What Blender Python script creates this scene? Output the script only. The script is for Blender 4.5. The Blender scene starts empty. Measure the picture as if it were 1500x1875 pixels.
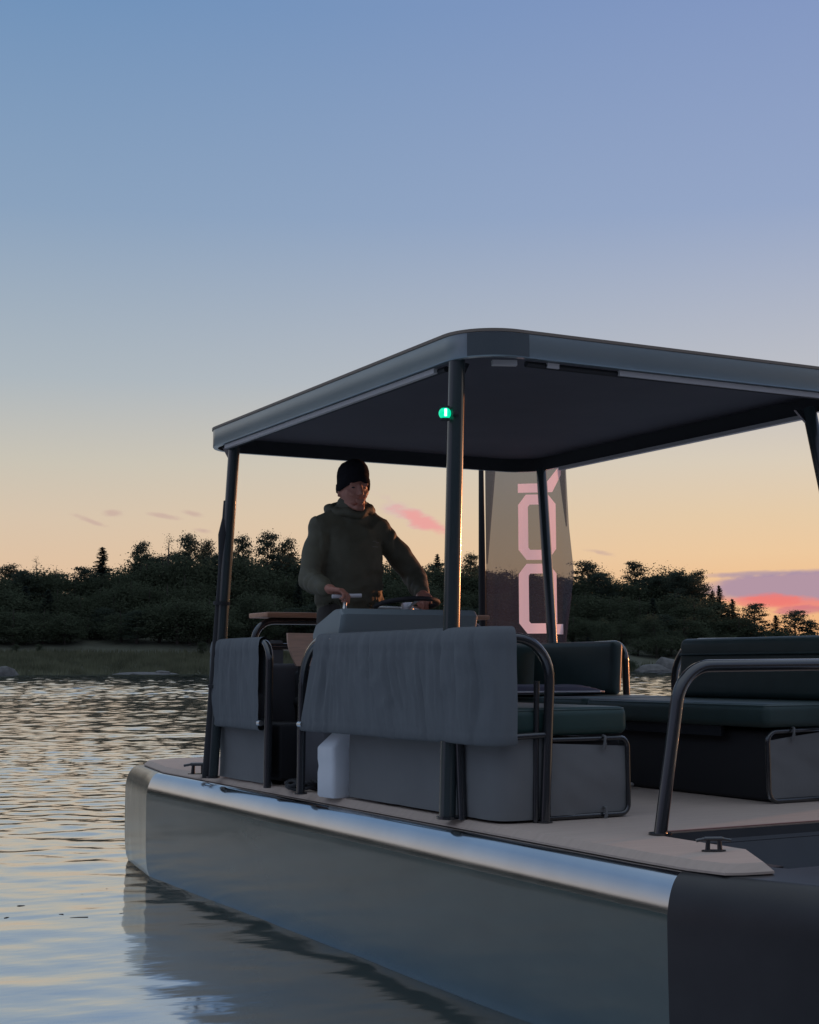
import bpy, bmesh, math, random
from mathutils import Vector, Matrix, noise
R = math.radians
sc = bpy.context.scene
COL = sc.collection
random.seed(7)
DECK = 0.69           # deck height above the water; boat parts are modelled in deck coordinates
XM = 2.386            # boat breadth (mirror line at XM/2)

# ------------------------------------------------------------------ helpers
def lin(c):
    c = c / 255.0
    return c / 12.92 if c <= 0.04045 else ((c + 0.055) / 1.055) ** 2.4
def srgb(r, g, b): return (lin(r), lin(g), lin(b), 1.0)

def nz(p, s=1.0, o=0.0): return noise.noise(Vector((p[0] * s + o, p[1] * s + o * 1.7, p[2] * s - o)))

def fillet(pts, rads, n=8):
    """polyline with rounded corners (rads: one radius per inner point)"""
    pts = [Vector(p) for p in pts]
    out = [pts[0]]
    for i in range(1, len(pts) - 1):
        r = rads[i - 1] if isinstance(rads, (list, tuple)) else rads
        a, b, c = pts[i - 1], pts[i], pts[i + 1]
        d1, d2 = (a - b).normalized(), (c - b).normalized()
        ang = d1.angle(d2)
        t = min(r / math.tan(ang / 2), (a - b).length * .66, (c - b).length * .66)
        rr = t * math.tan(ang / 2)
        p1, p2 = b + d1 * t, b + d2 * t
        bis = (d1 + d2).normalized()
        cen = b + bis * (rr / math.sin(ang / 2))
        v1, v2 = p1 - cen, p2 - cen
        tot = v1.angle(v2)
        ax = v1.cross(v2).normalized()
        for k in range(n + 1):
            out.append(cen + Matrix.Rotation(tot * k / n, 3, ax) @ v1)
    out.append(pts[-1])
    return out

class MB:
    def __init__(s): s.v = []; s.f = []
    def add(s, vs, fs):
        o = len(s.v); s.v += [tuple(v) for v in vs]; s.f += [tuple(i + o for i in f) for f in fs]; return s
    def box(s, a, b):
        x0, y0, z0 = a; x1, y1, z1 = b
        return s.add([(x0,y0,z0),(x1,y0,z0),(x1,y1,z0),(x0,y1,z0),(x0,y0,z1),(x1,y0,z1),(x1,y1,z1),(x0,y1,z1)],
                     [(3,2,1,0),(4,5,6,7),(0,1,5,4),(1,2,6,5),(2,3,7,6),(3,0,4,7)])
    def rbox(s, a, b, r=.02, seg=3):
        bm = bmesh.new()
        m = Matrix.Translation([(p + q) / 2 for p, q in zip(a, b)]) @ Matrix.Diagonal([q - p for p, q in zip(a, b)] + [1])
        bmesh.ops.create_cube(bm, size=1, matrix=m)
        bmesh.ops.bevel(bm, geom=bm.edges[:], offset=r, segments=seg, affect='EDGES', profile=.5)
        return s.bm(bm)
    def bm(s, bm):
        bm.verts.index_update()
        vs = [v.co[:] for v in bm.verts]; fs = [[v.index for v in f.verts] for f in bm.faces]
        bm.free(); return s.add(vs, fs)
    def tube(s, pts, r, seg=12, caps=True, closed=False):
        pts = [Vector(p) for p in pts]; n = len(pts)
        rs = r if isinstance(r, (list, tuple)) else [r] * n
        T = []
        for i in range(n):
            a = pts[max(i - 1, 0)] if not closed else pts[i - 1]
            b = pts[min(i + 1, n - 1)] if not closed else pts[(i + 1) % n]
            T.append((b - a).normalized())
        u = T[0].orthogonal().normalized(); vs = []
        for i in range(n):
            u = (u - T[i] * u.dot(T[i])).normalized(); w = T[i].cross(u)
            for k in range(seg):
                an = 2 * math.pi * k / seg
                vs.append(pts[i] + (u * math.cos(an) + w * math.sin(an)) * rs[i])
        fs = []
        for i in range(n if closed else n - 1):
            j = (i + 1) % n
            for k in range(seg):
                k2 = (k + 1) % seg
                fs.append((i*seg+k, i*seg+k2, j*seg+k2, j*seg+k))
        if caps and not closed:
            fs.append(tuple(range(seg))[::-1]); fs.append(tuple((n-1)*seg + k for k in range(seg)))
        return s.add(vs, fs)
    def grid(s, fn, nu, nv, thick=None):
        """surface fn(u,v) -> point"""
        vs = [fn(i / nu, j / nv) for i in range(nu + 1) for j in range(nv + 1)]
        fs = [(i*(nv+1)+j, (i+1)*(nv+1)+j, (i+1)*(nv+1)+j+1, i*(nv+1)+j+1) for i in range(nu) for j in range(nv)]
        return s.add(vs, fs)
    def prism(s, poly, z0, z1, inset=0.0):
        n = len(poly)
        top = offset_poly(poly, inset) if inset else poly
        vs = [(x, y, z0) for x, y in poly] + [(x, y, z1) for x, y in top]
        fs = [tuple(range(n))[::-1], tuple(range(n, 2 * n))]
        fs += [(i, (i + 1) % n, (i + 1) % n + n, i + n) for i in range(n)]
        return s.add(vs, fs)
    def ell(s, c, r, nu=16, nv=10, rot=None):
        vs = []; 
        for j in range(nv + 1):
            th = math.pi * j / nv
            for i in range(nu):
                ph = 2 * math.pi * i / nu
                p = Vector((r[0]*math.sin(th)*math.cos(ph), r[1]*math.sin(th)*math.sin(ph), r[2]*math.cos(th)))
                if rot: p = rot @ p
                vs.append(p + Vector(c))
        fs = [(j*nu+i, (j+1)*nu+i, (j+1)*nu+(i+1)%nu, j*nu+(i+1)%nu) for j in range(nv) for i in range(nu)]
        return s.add(vs, fs)
    def cap(s, a, b, ra, rb, nu=14):
        """tapered limb with round ends; ra/rb: radius or (rx, ry)"""
        a, b = Vector(a), Vector(b); d = (b - a); L = d.length; d.normalize()
        ref = Vector((0, 1, 0)) if abs(d.y) < .9 else Vector((1, 0, 0))
        u = ref.cross(d).normalized(); w = d.cross(u)
        ra = ra if isinstance(ra, tuple) else (ra, ra); rb = rb if isinstance(rb, tuple) else (rb, rb)
        rings = []
        for k in range(5):
            t = math.pi / 2 * k / 5
            rings.append((-math.cos(t) * min(ra), ra, math.sin(t)))
        for k in range(5): rings.append((L * k / 4, tuple(ra[q] + (rb[q] - ra[q]) * k / 4 for q in (0, 1)), 1))
        for k in range(1, 6):
            t = math.pi / 2 * k / 5
            rings.append((L + math.sin(t) * min(rb), rb, max(math.cos(t), 1e-3)))
        vs = []
        for h, rr, sc_ in rings:
            for i in range(nu):
                an = 2 * math.pi * i / nu
                vs.append(a + d * h + (u * rr[0] * math.cos(an) + w * rr[1] * math.sin(an)) * max(sc_, 1e-3))
        n = len(rings)
        fs = [(j*nu+i, j*nu+(i+1)%nu, (j+1)*nu+(i+1)%nu, (j+1)*nu+i) for j in range(n - 1) for i in range(nu)]
        fs += [tuple(range(nu))[::-1], tuple((n-1)*nu + i for i in range(nu))]
        return s.add(vs, fs)
    def mesh(s, name):
        me = bpy.data.meshes.new(name); me.from_pydata(s.v, [], s.f); me.update(); return me
    def build(s, name, mat, parent=None, smooth=38, fix=True):
        me = s.mesh(name)
        if fix:
            bm = bmesh.new(); bm.from_mesh(me); bmesh.ops.recalc_face_normals(bm, faces=bm.faces[:]); bm.to_mesh(me); bm.free()
        if smooth:
            me.polygons.foreach_set('use_smooth', [True] * len(me.polygons))
            if smooth < 180: me.set_sharp_from_angle(angle=R(smooth))
        o = bpy.data.objects.new(name, me); COL.objects.link(o)
        if mat: me.materials.append(mat)
        if parent: o.parent = parent
        return o

def offset_poly(poly, d):
    n = len(poly); out = []
    area = sum(poly[i][0]*poly[(i+1)%n][1] - poly[(i+1)%n][0]*poly[i][1] for i in range(n))
    sg = 1 if area > 0 else -1
    for i in range(n):
        p0, p1, p2 = Vector(poly[i-1]), Vector(poly[i]), Vector(poly[(i+1) % n])
        a, b = (p1 - p0).normalized(), (p2 - p1).normalized()
        n1, n2 = Vector((-a.y, a.x)) * sg, Vector((-b.y, b.x)) * sg
        m = (n1 + n2); m /= max(m.dot(n1), .35)
        out.append(tuple(p1 + m * d))
    return out

def tag(o, label=None, cat=None, group=None, kind=None):
    if label: o['label'] = label
    if cat: o['category'] = cat
    if group: o['group'] = group
    if kind: o['kind'] = kind
    return o
def empty(name, loc=(0, 0, 0)):
    o = bpy.data.objects.new(name, None); o.location = loc; o.empty_display_size = .2; COL.objects.link(o); return o
def evaluated(obj, mods):
    """bake modifiers into a fresh mesh"""
    for t, kw in mods:
        m = obj.modifiers.new(t, t)
        for k, v in kw.items(): setattr(m, k, v)
    bpy.context.view_layer.update()
    dg = bpy.context.evaluated_depsgraph_get()
    me = bpy.data.meshes.new_from_object(obj.evaluated_get(dg))
    obj.modifiers.clear(); old = obj.data; mats = list(old.materials); obj.data = me
    me.materials.clear()
    for m in mats: me.materials.append(m)
    bpy.data.meshes.remove(old)
    return me

# ------------------------------------------------------------------ materials
def mat(name, col, rough=.6, metal=0.0, noise_amt=0.0, nscale=8.0, bump=0.0, bscale=40.0, spec=.5, coat=0.0, detail=4, stretch=None, rough_var=0.0):
    m = bpy.data.materials.new(name); m.use_nodes = True
    N, L = m.node_tree.nodes, m.node_tree.links
    p = N['Principled BSDF']
    p.inputs['Base Color'].default_value = col; p.inputs['Roughness'].default_value = rough
    p.inputs['Metallic'].default_value = metal; p.inputs['Specular IOR Level'].default_value = spec
    p.inputs['Coat Weight'].default_value = coat
    tc = N.new('ShaderNodeTexCoord'); src = tc.outputs['Object']
    if stretch:
        mp = N.new('ShaderNodeMapping'); mp.inputs['Scale'].default_value = stretch; L.new(src, mp.inputs[0]); src = mp.outputs[0]
    if noise_amt or rough_var:
        t = N.new('ShaderNodeTexNoise'); t.inputs['Scale'].default_value = nscale; t.inputs['Detail'].default_value = detail
        L.new(src, t.inputs['Vector'])
    if noise_amt:
        mr = N.new('ShaderNodeMapRange'); mr.inputs[1].default_value = .3; mr.inputs[2].default_value = .7
        mr.inputs[3].default_value = 1 - noise_amt; mr.inputs[4].default_value = 1 + noise_amt
        L.new(t.outputs['Fac'], mr.inputs[0])
        mx = N.new('ShaderNodeVectorMath'); mx.operation = 'SCALE'; mx.inputs[0].default_value = col[:3]
        L.new(mr.outputs[0], mx.inputs['Scale']); L.new(mx.outputs[0], p.inputs['Base Color'])
    if rough_var:
        m2 = N.new('ShaderNodeMapRange'); m2.inputs[3].default_value = max(rough - rough_var, .02); m2.inputs[4].default_value = rough + rough_var
        L.new(t.outputs['Fac'], m2.inputs[0]); L.new(m2.outputs[0], p.inputs['Roughness'])
    if bump:
        t2 = N.new('ShaderNodeTexNoise'); t2.inputs['Scale'].default_value = bscale; t2.inputs['Detail'].default_value = 3
        L.new(src, t2.inputs['Vector'])
        b = N.new('ShaderNodeBump'); b.inputs['Strength'].default_value = 1; b.inputs['Distance'].default_value = bump
        L.new(t2.outputs['Fac'], b.inputs['Height']); L.new(b.outputs[0], p.inputs['Normal'])
    return m

M = {}
M['alu'] = mat('brushed_hull_metal', (.55, .565, .58, 1), .13, 1.0, .06, 3, .0004, 3, rough_var=.04)
M['hullpaint'] = mat('glossy_teal_grey_hull_paint', (.050, .076, .072, 1), .12, 0, .10, 2.5, .0016, 2.2, spec=.72, rough_var=.04, stretch=(1, 1, 2.5))
M['alucap'] = mat('stern_metal', (.25, .26, .24, 1), .25, .9, .25, 4, .001, 6, stretch=(4, 4, .5))
M['bow'] = mat('bow_dark_reflection', (.024, .024, .025, 1), .36, 0, .15, 6, .001, 3, spec=.5)  # dark reflection on the bow put into its base colour
M['deck'] = mat('tan_deck_foam', (.47, .385, .325, 1), .85, 0, .05, 4, .0012, 60, spec=.2, stretch=(.7, 9, 1))
M['darkpanel'] = mat('dark_grey_panel', (.045, .052, .06, 1), .5, 0, .1, 5)
M['black'] = mat('black_shade', (.012, .013, .016, 1), .7)
M['fascia'] = mat('grey_fascia_paint', (.26, .32, .345, 1), .28, .5, .05, 2, .0006, 3, spec=.6)
M['darkcorner'] = mat('dark_corner_piece', (.055, .072, .080, 1), .3, .0, spec=.6)
M['rooflip'] = mat('brown_roof_lip', (.19, .155, .125, 1), .6)
M['soffit'] = mat('dark_soffit', (.070, .073, .088, 1), .8, 0, .06, 3, spec=.2)
M['strip'] = mat('grey_strip', (.42, .41, .41, 1), .5)
M['post'] = mat('dark_green_post_paint', (.030, .044, .046, 1), .20, 0, spec=.7, coat=.25)
M['tube'] = mat('dark_tube_paint', (.022, .025, .028, 1), .18, 0, spec=.8, coat=.35)
M['steel'] = mat('steel_plug', (.6, .6, .6, 1), .3, 1)
M['canvas'] = mat('grey_canvas', (.172, .178, .180, 1), .9, 0, .05, 3, .0008, 500, spec=.15)
M['canvas2'] = mat('blue_grey_cover_cloth', (.132, .147, .158, 1), .85, 0, .06, 5, .0075, 20, spec=.2, stretch=(1, 1, .13))
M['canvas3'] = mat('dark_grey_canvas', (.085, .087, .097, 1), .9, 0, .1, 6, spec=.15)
M['teal'] = mat('dark_teal_leather', (.020, .052, .047, 1), .45, 0, .08, 10, .0006, 200, spec=.4)
M['navy'] = mat('dark_navy_leather', (.021, .044, .042, 1), .5, 0, .08, 10, .0006, 200, spec=.4)
M['console'] = mat('teal_grey_console', (.19, .235, .25, 1), .35, 0, .05, 3, spec=.5)
M['wood'] = mat('reddish_wood', (.42, .22, .13, 1), .5, 0, .2, 6, stretch=(1, 12, 12))
M['plywood'] = mat('tan_plywood', (.68, .46, .35, 1), .5, 0, .12, 8, stretch=(1, 1, 10))
M['plastic'] = mat('white_jerrycan_plastic', (.62, .66, .70, 1), .45, 0, .04, 5)
M['purple'] = mat('dark_purple_cloth', (.05, .045, .075, 1), .85, 0, .1, 20)
M['pale'] = mat('pale_piping', (.6, .6, .62, 1), .6)
M['jacket'] = mat('olive_jacket_nylon', (.086, .083, .056, 1), .65, 0, .12, 9, .0015, 60, spec=.35)
M['trousers'] = mat('dark_trousers', (.05, .045, .04, 1), .9)
M['wool'] = mat('black_wool', (.013, .013, .016, 1), .95, 0, .2, 30, .003, 120, spec=.1)
M['skin'] = mat('skin', (.40, .175, .125, 1), .5, 0, .06, 20)
M['mark'] = mat('grey_chest_mark', (.12, .125, .11, 1), .6)
M['buff'] = mat('dark_neck_gaiter', (.02, .02, .022, 1), .9)
M['rope'] = mat('pale_rope', (.4, .39, .38, 1), .9)
M['bark'] = mat('bark', (.055, .045, .038, 1), .9, 0, .2, 3)
M['leafA'] = mat('pine_needles', (0.066, 0.086, 0.065, 1), 1, 0, .35, .12, spec=.0)
M['leafB'] = mat('dark_spruce_needles', (0.054, 0.074, 0.065, 1), 1, 0, .3, .12, spec=.0)
M['leafC'] = mat('deciduous_leaves', (0.083, 0.102, 0.065, 1), 1, 0, .35, .12, spec=.0)
M['reed'] = mat('olive_reeds', (.145, .15, .095, 1), .9, 0, .35, .25, spec=.1)
M['soil'] = mat('shore_ground', (.06, .065, .042, 1), .95, 0, .3, .15)
M['rock'] = mat('pale_granite', (.105, .105, .10, 1), .85, 0, .25, 1.5, .05, 4)

for k_ in ('leafA', 'leafB', 'leafC', 'reed'):
    N, L = M[k_].node_tree.nodes, M[k_].node_tree.links; p = N['Principled BSDF']; tl = N.new('ShaderNodeBsdfTranslucent')
    L.new(p.inputs['Base Color'].links[0].from_socket, tl.inputs[0]); mx_ = N.new('ShaderNodeMixShader'); mx_.inputs[0].default_value = .5
    L.new(p.outputs[0], mx_.inputs[1]); L.new(tl.outputs[0], mx_.inputs[2]); L.new(mx_.outputs[0], N['Material Output'].inputs[0])

# lamp lens
m = bpy.data.materials.new('green_lamp_lens'); m.use_nodes = True
p = m.node_tree.nodes['Principled BSDF']; p.inputs['Base Color'].default_value = (0, .35, .2, 1)
p.inputs['Emission Color'].default_value = (.0, 1, .50, 1); p.inputs['Emission Strength'].default_value = .75; p.inputs['Roughness'].default_value = .15
M['lens'] = m
m = bpy.data.materials.new('green_lamp_filament'); m.use_nodes = True
p = m.node_tree.nodes['Principled BSDF']
p.inputs['Emission Color'].default_value = (.25, 1, .75, 1); p.inputs['Emission Strength'].default_value = 6
M['filament'] = m

# flag cloth: thin mesh fabric one can see through
def flagmat(name, col, through, tl, dif=.5):
    m = bpy.data.materials.new(name); m.use_nodes = True; N, L = m.node_tree.nodes, m.node_tree.links
    for n in list(N): N.remove(n)
    out = N.new('ShaderNodeOutputMaterial'); d = N.new('ShaderNodeBsdfDiffuse'); t = N.new('ShaderNodeBsdfTranslucent'); tr = N.new('ShaderNodeBsdfTransparent')
    d.inputs[0].default_value = col; t.inputs[0].default_value = tl
    a = N.new('ShaderNodeMixShader'); a.inputs[0].default_value = 1 - dif; L.new(d.outputs[0], a.inputs[1]); L.new(t.outputs[0], a.inputs[2])
    tr.inputs[0].default_value = (.90, .94, 1, 1); b = N.new('ShaderNodeMixShader'); b.inputs[0].default_value = through; L.new(a.outputs[0], b.inputs[1]); L.new(tr.outputs[0], b.inputs[2])
    L.new(b.outputs[0], out.inputs[0]); return m
M['flag'] = flagmat('grey_mauve_flag_cloth', (.165, .132, .148, 1), .28, (.055, .058, .072, 1))
def flag_print(m, shapes, col):
    N, L = m.node_tree.nodes, m.node_tree.links
    out = next(n for n in N if n.type == 'OUTPUT_MATERIAL'); base = out.inputs[0].links[0].from_socket
    uv = N.new('ShaderNodeUVMap'); sp = N.new('ShaderNodeSeparateXYZ'); L.new(uv.outputs[0], sp.inputs[0])
    def mt(op, a, b=0.0):
        n = N.new('ShaderNodeMath'); n.operation = op
        for i, q in enumerate((a, b)):
            if isinstance(q, (int, float)): n.inputs[i].default_value = q
            else: L.new(q, n.inputs[i])
        return n.outputs[0]
    X, Y = sp.outputs[0], sp.outputs[1]; tot = None
    def poly(pts):      # convex polygon, counter-clockwise: inside when every edge function is positive
        r = None
        for (x0, y0), (x1, y1) in zip(pts, pts[1:] + pts[:1]):
            dx, dy = x1 - x0, y1 - y0
            e = mt('ADD', mt('ADD', mt('MULTIPLY', Y, dx), mt('MULTIPLY', X, -dy)), -dx*y0 + dy*x0)
            r = e if r is None else mt('MINIMUM', r, e)
        return mt('GREATER_THAN', r, 0.0)
    for outer, inner in shapes:
        k = poly(outer)
        if inner: k = mt('SUBTRACT', k, poly(inner))
        tot = k if tot is None else mt('MAXIMUM', tot, k)
    t = N.new('ShaderNodeBsdfTranslucent'); d = N.new('ShaderNodeBsdfDiffuse'); t.inputs[0].default_value = d.inputs[0].default_value = col
    a = N.new('ShaderNodeMixShader'); a.inputs[0].default_value = .72; L.new(d.outputs[0], a.inputs[1]); L.new(t.outputs[0], a.inputs[2])
    mx = N.new('ShaderNodeMixShader'); L.new(tot, mx.inputs[0]); L.new(base, mx.inputs[1]); L.new(a.outputs[0], mx.inputs[2]); L.new(mx.outputs[0], out.inputs[0])

# water
m = bpy.data.materials.new('lake_water'); m.use_nodes = True; N, L = m.node_tree.nodes, m.node_tree.links
p = N['Principled BSDF']; p.inputs['Base Color'].default_value = (.030, .034, .034, 1); p.inputs['Roughness'].default_value = .05
p.inputs['IOR'].default_value = 1.8; p.inputs['Specular Tint'].default_value = (1, 1, 1, 1)
tc = N.new('ShaderNodeTexCoord')
def wnoise(scale, dist, rotz, sx, sy, detail=2.0, prev=None):
    mp = N.new('ShaderNodeMapping'); mp.inputs['Rotation'].default_value = (0, 0, rotz); mp.inputs['Scale'].default_value = (sx, sy, 1)
    L.new(tc.outputs['Object'], mp.inputs[0])
    t = N.new('ShaderNodeTexNoise'); t.inputs['Scale'].default_value = scale; t.inputs['Detail'].default_value = detail; t.inputs['Roughness'].default_value = .5
    L.new(mp.outputs[0], t.inputs['Vector'])
    b = N.new('ShaderNodeBump'); b.inputs['Strength'].default_value = 1; b.inputs['Distance'].default_value = dist
    L.new(t.outputs['Fac'], b.inputs['Height'])
    if prev: L.new(prev.outputs[0], b.inputs['Normal'])
    return b
b3 = wnoise(5.0, .0022, R(35), .7, 1.4, 2.0)
L.new(b3.outputs[0], p.inputs['Normal'])
gl = N.new('ShaderNodeBsdfGlossy'); gl.inputs['Color'].default_value = (.86, .915, .965, 1); gl.inputs['Roughness'].default_value = .08; L.new(b3.outputs[0], gl.inputs['Normal'])
mxs = N.new('ShaderNodeMixShader'); mxs.inputs[0].default_value = .66; L.new(p.outputs[0], mxs.inputs[1]); L.new(gl.outputs[0], mxs.inputs[2]); L.new(mxs.outputs[0], N['Material Output'].inputs[0])
M['water'] = m

# ------------------------------------------------------------------ camera
cam = bpy.data.cameras.new('camera'); co = bpy.data.objects.new('camera', cam); COL.objects.link(co)
yaw, pitch, roll, FPX = R(28.42), R(5.98), R(-.24), 2686.0
fw = Vector((math.sin(yaw)*math.cos(pitch), math.cos(yaw)*math.cos(pitch), math.sin(pitch)))
rt = Vector((math.cos(yaw), -math.sin(yaw), 0)); up = rt.cross(fw)
r2 = rt*math.cos(roll) + up*math.sin(roll); u2 = up*math.cos(roll) - rt*math.sin(roll)
CAM = Vector((-3.102, -5.179, .645 + DECK))
mw = Matrix((r2, u2, -fw)).transposed().to_4x4(); mw.translation = CAM
co.matrix_world = mw
cam.sensor_fit = 'VERTICAL'; cam.sensor_height = 36; cam.lens = FPX / 1875 * 36
cam.clip_start = .05; cam.clip_end = 6000
sc.camera = co

def polar(az, r, z=0): return Vector((CAM.x + math.sin(az)*r, CAM.y + math.cos(az)*r, z))

# ------------------------------------------------------------------ sky and sun
w = bpy.data.worlds.new('World'); sc.world = w; w.use_nodes = True
N, L = w.node_tree.nodes, w.node_tree.links
bg = N['Background']; bg.inputs['Strength'].default_value = 1.0
tc = N.new('ShaderNodeTexCoord'); sx = N.new('ShaderNodeSeparateXYZ'); L.new(tc.outputs['Generated'], sx.inputs[0])
def mth(op, a, b=None, c=None, clamp=False):
    n = N.new('ShaderNodeMath'); n.operation = op; n.use_clamp = clamp
    for i, q in enumerate((a, b, c)):
        if q is None: continue
        if isinstance(q, (int, float)): n.inputs[i].default_value = q
        else: L.new(q, n.inputs[i])
    return n.outputs[0]
el = mth('MULTIPLY', mth('ARCSINE', mth('MINIMUM', mth('MAXIMUM', sx.outputs['Z'], -1.0), 1.0)), 180 / math.pi)
az = mth('MULTIPLY', mth('ARCTAN2', sx.outputs['X'], sx.outputs['Y']), 180 / math.pi)
def maprange(v, a, b, c=0.0, d=1.0, smooth=True):
    n = N.new('ShaderNodeMapRange'); n.interpolation_type = 'SMOOTHSTEP' if smooth else 'LINEAR'
    L.new(v, n.inputs[0])
    for i, q in enumerate((a, b, c, d)): n.inputs[i + 1].default_value = q
    return n.outputs[0]
def ramp(v, stops, hi=60.0):
    n = N.new('ShaderNodeValToRGB'); L.new(mth('DIVIDE', v, hi, clamp=True), n.inputs[0]); e = n.color_ramp.elements
    while len(e) < len(stops): e.new(.5)
    for x, (q, c) in zip(e, stops): x.position = q / hi; x.color = c
    return n.outputs[0]
def mixc(f, a, b):
    n = N.new('ShaderNodeMix'); n.data_type = 'RGBA'
    if isinstance(f, (int, float)): n.inputs[0].default_value = f
    else: L.new(f, n.inputs[0])
    for s_, q in ((6, a), (7, b)):
        if isinstance(q, tuple): n.inputs[s_].default_value = q
        else: L.new(q, n.inputs[s_])
    return n.outputs[2]
left = ramp(el, [(0, srgb(224,190,158)), (3.6, srgb(224,193,162)), (5.7, srgb(215,196,173)), (7.8, srgb(201,195,181)), (11, srgb(173,183,190)), (17.3, srgb(138,162,190)), (25, srgb(112,146,186)), (34, srgb(130,158,192)), (52, srgb(190,204,222))])
right = ramp(el, [(0, srgb(244,172,112)), (2.6, srgb(241,190,140)), (4.2, srgb(238,201,158)), (5.7, srgb(230,203,168)), (7.8, srgb(218,205,186)), (11, srgb(188,190,197)), (17.3, srgb(149,166,199)), (25, srgb(130,151,194)), (34, srgb(140,162,200)), (52, srgb(192,204,222))])
back = ramp(el, [(0, srgb(120,110,128)), (8, srgb(128,122,146)), (18, srgb(126,134,160)), (34, srgb(150,165,190)), (52, srgb(192,204,222))])
far_left = ramp(el, [(0, srgb(204,190,180)), (3.6, srgb(206,194,184)), (5.7, srgb(202,195,190)), (11, srgb(176,183,195)), (17.3, srgb(146,165,191)), (25, srgb(122,150,186)), (34, srgb(134,160,192)), (52, srgb(190,204,222))])
sky = mixc(maprange(az, 10, 48), mixc(maprange(az, -28, 8), far_left, left), right)
dback = mth('ABSOLUTE', mth('SUBTRACT', mth('FLOORED_MODULO', mth('ADD', az, 360 - 218), 360.0) if False else mth('WRAP', mth('SUBTRACT', az, 218.0), 180.0, -180.0), 0.0))
sky = mixc(maprange(dback, 40, 130, 1.0, 0.0), sky, back)
# clouds, placed by compass bearing and height
nt = N.new('ShaderNodeTexNoise'); nt.inputs['Scale'].default_value = 14; nt.inputs['Detail'].default_value = 5
mpn = N.new('ShaderNodeMapping'); mpn.inputs['Scale'].default_value = (1, 1, 3.2); L.new(tc.outputs['Generated'], mpn.inputs[0]); L.new(mpn.outputs[0], nt.inputs['Vector'])
nf = mth('SUBTRACT', nt.outputs['Fac'], .5)
nt2 = N.new('ShaderNodeTexNoise'); nt2.inputs['Scale'].default_value = 48; nt2.inputs['Detail'].default_value = 9; nt2.inputs['Roughness'].default_value = .62
L.new(mpn.outputs[0], nt2.inputs['Vector']); nf2 = mth('SUBTRACT', nt2.outputs['Fac'], .5)
def blob(a0, e0, wa, we, tilt, amt, soft, nsrc, namp):
    da = mth('SUBTRACT', az, a0); de = mth('SUBTRACT', mth('SUBTRACT', el, e0), mth('MULTIPLY', da, tilt))
    d = mth('ADD', mth('POWER', mth('ABSOLUTE', mth('DIVIDE', da, wa)), 2.0), mth('POWER', mth('ABSOLUTE', mth('DIVIDE', de, we)), 2.0))
    v = mth('ADD', mth('SUBTRACT', 1.0, mth('SQRT', d)), mth('MULTIPLY', nsrc, namp))
    return mth('MULTIPLY', maprange(v, 0, soft), amt)
def dirpx(x, y):
    d = fw + r2 * ((x - 750) / FPX) - u2 * ((y - 937.5) / FPX); d.normalize()
    return math.degrees(math.atan2(d.x, d.y)), math.degrees(math.asin(d.z))
def cloud(x, y, wpx, hpx, tilt, col, amt, soft=.5, ns=None, namp=1.2):
    global sky
    a0, e0 = dirpx(x, y); k = math.degrees(1 / FPX)
    sky = mixc(blob(a0, e0, wpx * k, hpx * k, -tilt, amt, soft, nf2 if ns is None else ns, namp), sky, col)
cloud(748, 943, 78, 23, .42, srgb(214,180,184), .75, .8, namp=2.0)
cloud(772, 954, 70, 20, .44, srgb(236,162,156), .9, .7, namp=1.7)
for x, y, ww, hh, t in ((168,955,38,7,.35), (205,940,26,10,.1), (300,945,40,6,.15), (352,940,24,7,.2), (372,972,22,6,.1), (1100,1012,34,7,.2)):
    cloud(x, y, ww, hh, t, srgb(196,166,158), .6, .8, namp=1.6)
# low bank on the right
cloud(1520, 1074, 262, 33, -.01, srgb(174,146,164), .95, .30, namp=.40)
cloud(1440, 1104, 170, 15, .05, srgb(238,136,124), .85, .6, namp=1.5)
cloud(1420, 1098, 60, 14, .1, srgb(240,120,112), .7, .6, namp=1.5)
cloud(1480, 1117, 60, 11, .0, srgb(206,122,132), .75, .6, namp=1.5)
cloud(1400, 1050, 150, 7, -.03, srgb(160,140,166), .7, .8, namp=1.4)
L.new(sky, bg.inputs['Color'])

sun = bpy.data.lights.new('sun', 'SUN'); sun.energy = 1.9; sun.color = (1, .36, .14); sun.angle = R(.8)
so = bpy.data.objects.new('sun', sun); COL.objects.link(so)
SAZ, SEL = R(73), R(3.0)
sd = Vector((math.sin(SAZ)*math.cos(SEL), math.cos(SAZ)*math.cos(SEL), math.sin(SEL)))
so.rotation_euler = sd.to_track_quat('Z', 'Y').to_euler()

sc.view_settings.view_transform = 'Standard'; sc.view_settings.look = 'None'; sc.view_settings.exposure = 0; sc.view_settings.gamma = 1
sc.cycles.use_denoising = True
sc.cycles.max_bounces = 8; sc.cycles.transparent_max_bounces = 8

# ------------------------------------------------------------------ water and land
import numpy as np
rg = np.random.RandomState(4)
def wave_set(lams, slope, spread, n):
    out = []
    for k in range(n):
        lam = lams[0]*(lams[1]/lams[0])**rg.rand(); th = R(28) + rg.randn()*R(spread)
        out.append((2*math.pi/lam, th, rg.rand()*6.283, slope*lam/(2*math.pi)*(.5 + rg.rand())/math.sqrt(n)*1.4))
    return out
W_FAR1, W_FAR2 = wave_set((.28, .75), .078, 60, 40), wave_set((.75, 2.4), .088, 55, 44)
W_LONG, W_MID, W_FINE = wave_set((1.8, 5.5), .010, 34, 16), wave_set((.45, 1.5), .015, 42, 26), wave_set((.14, .45), .070, 55, 34)
def wsum(ws, X, Y):
    Z = np.zeros_like(X)
    for k, th, ph, a in ws: Z += a*np.sin(k*(X*math.sin(th) + Y*math.cos(th)) + ph)
    return Z
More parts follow.
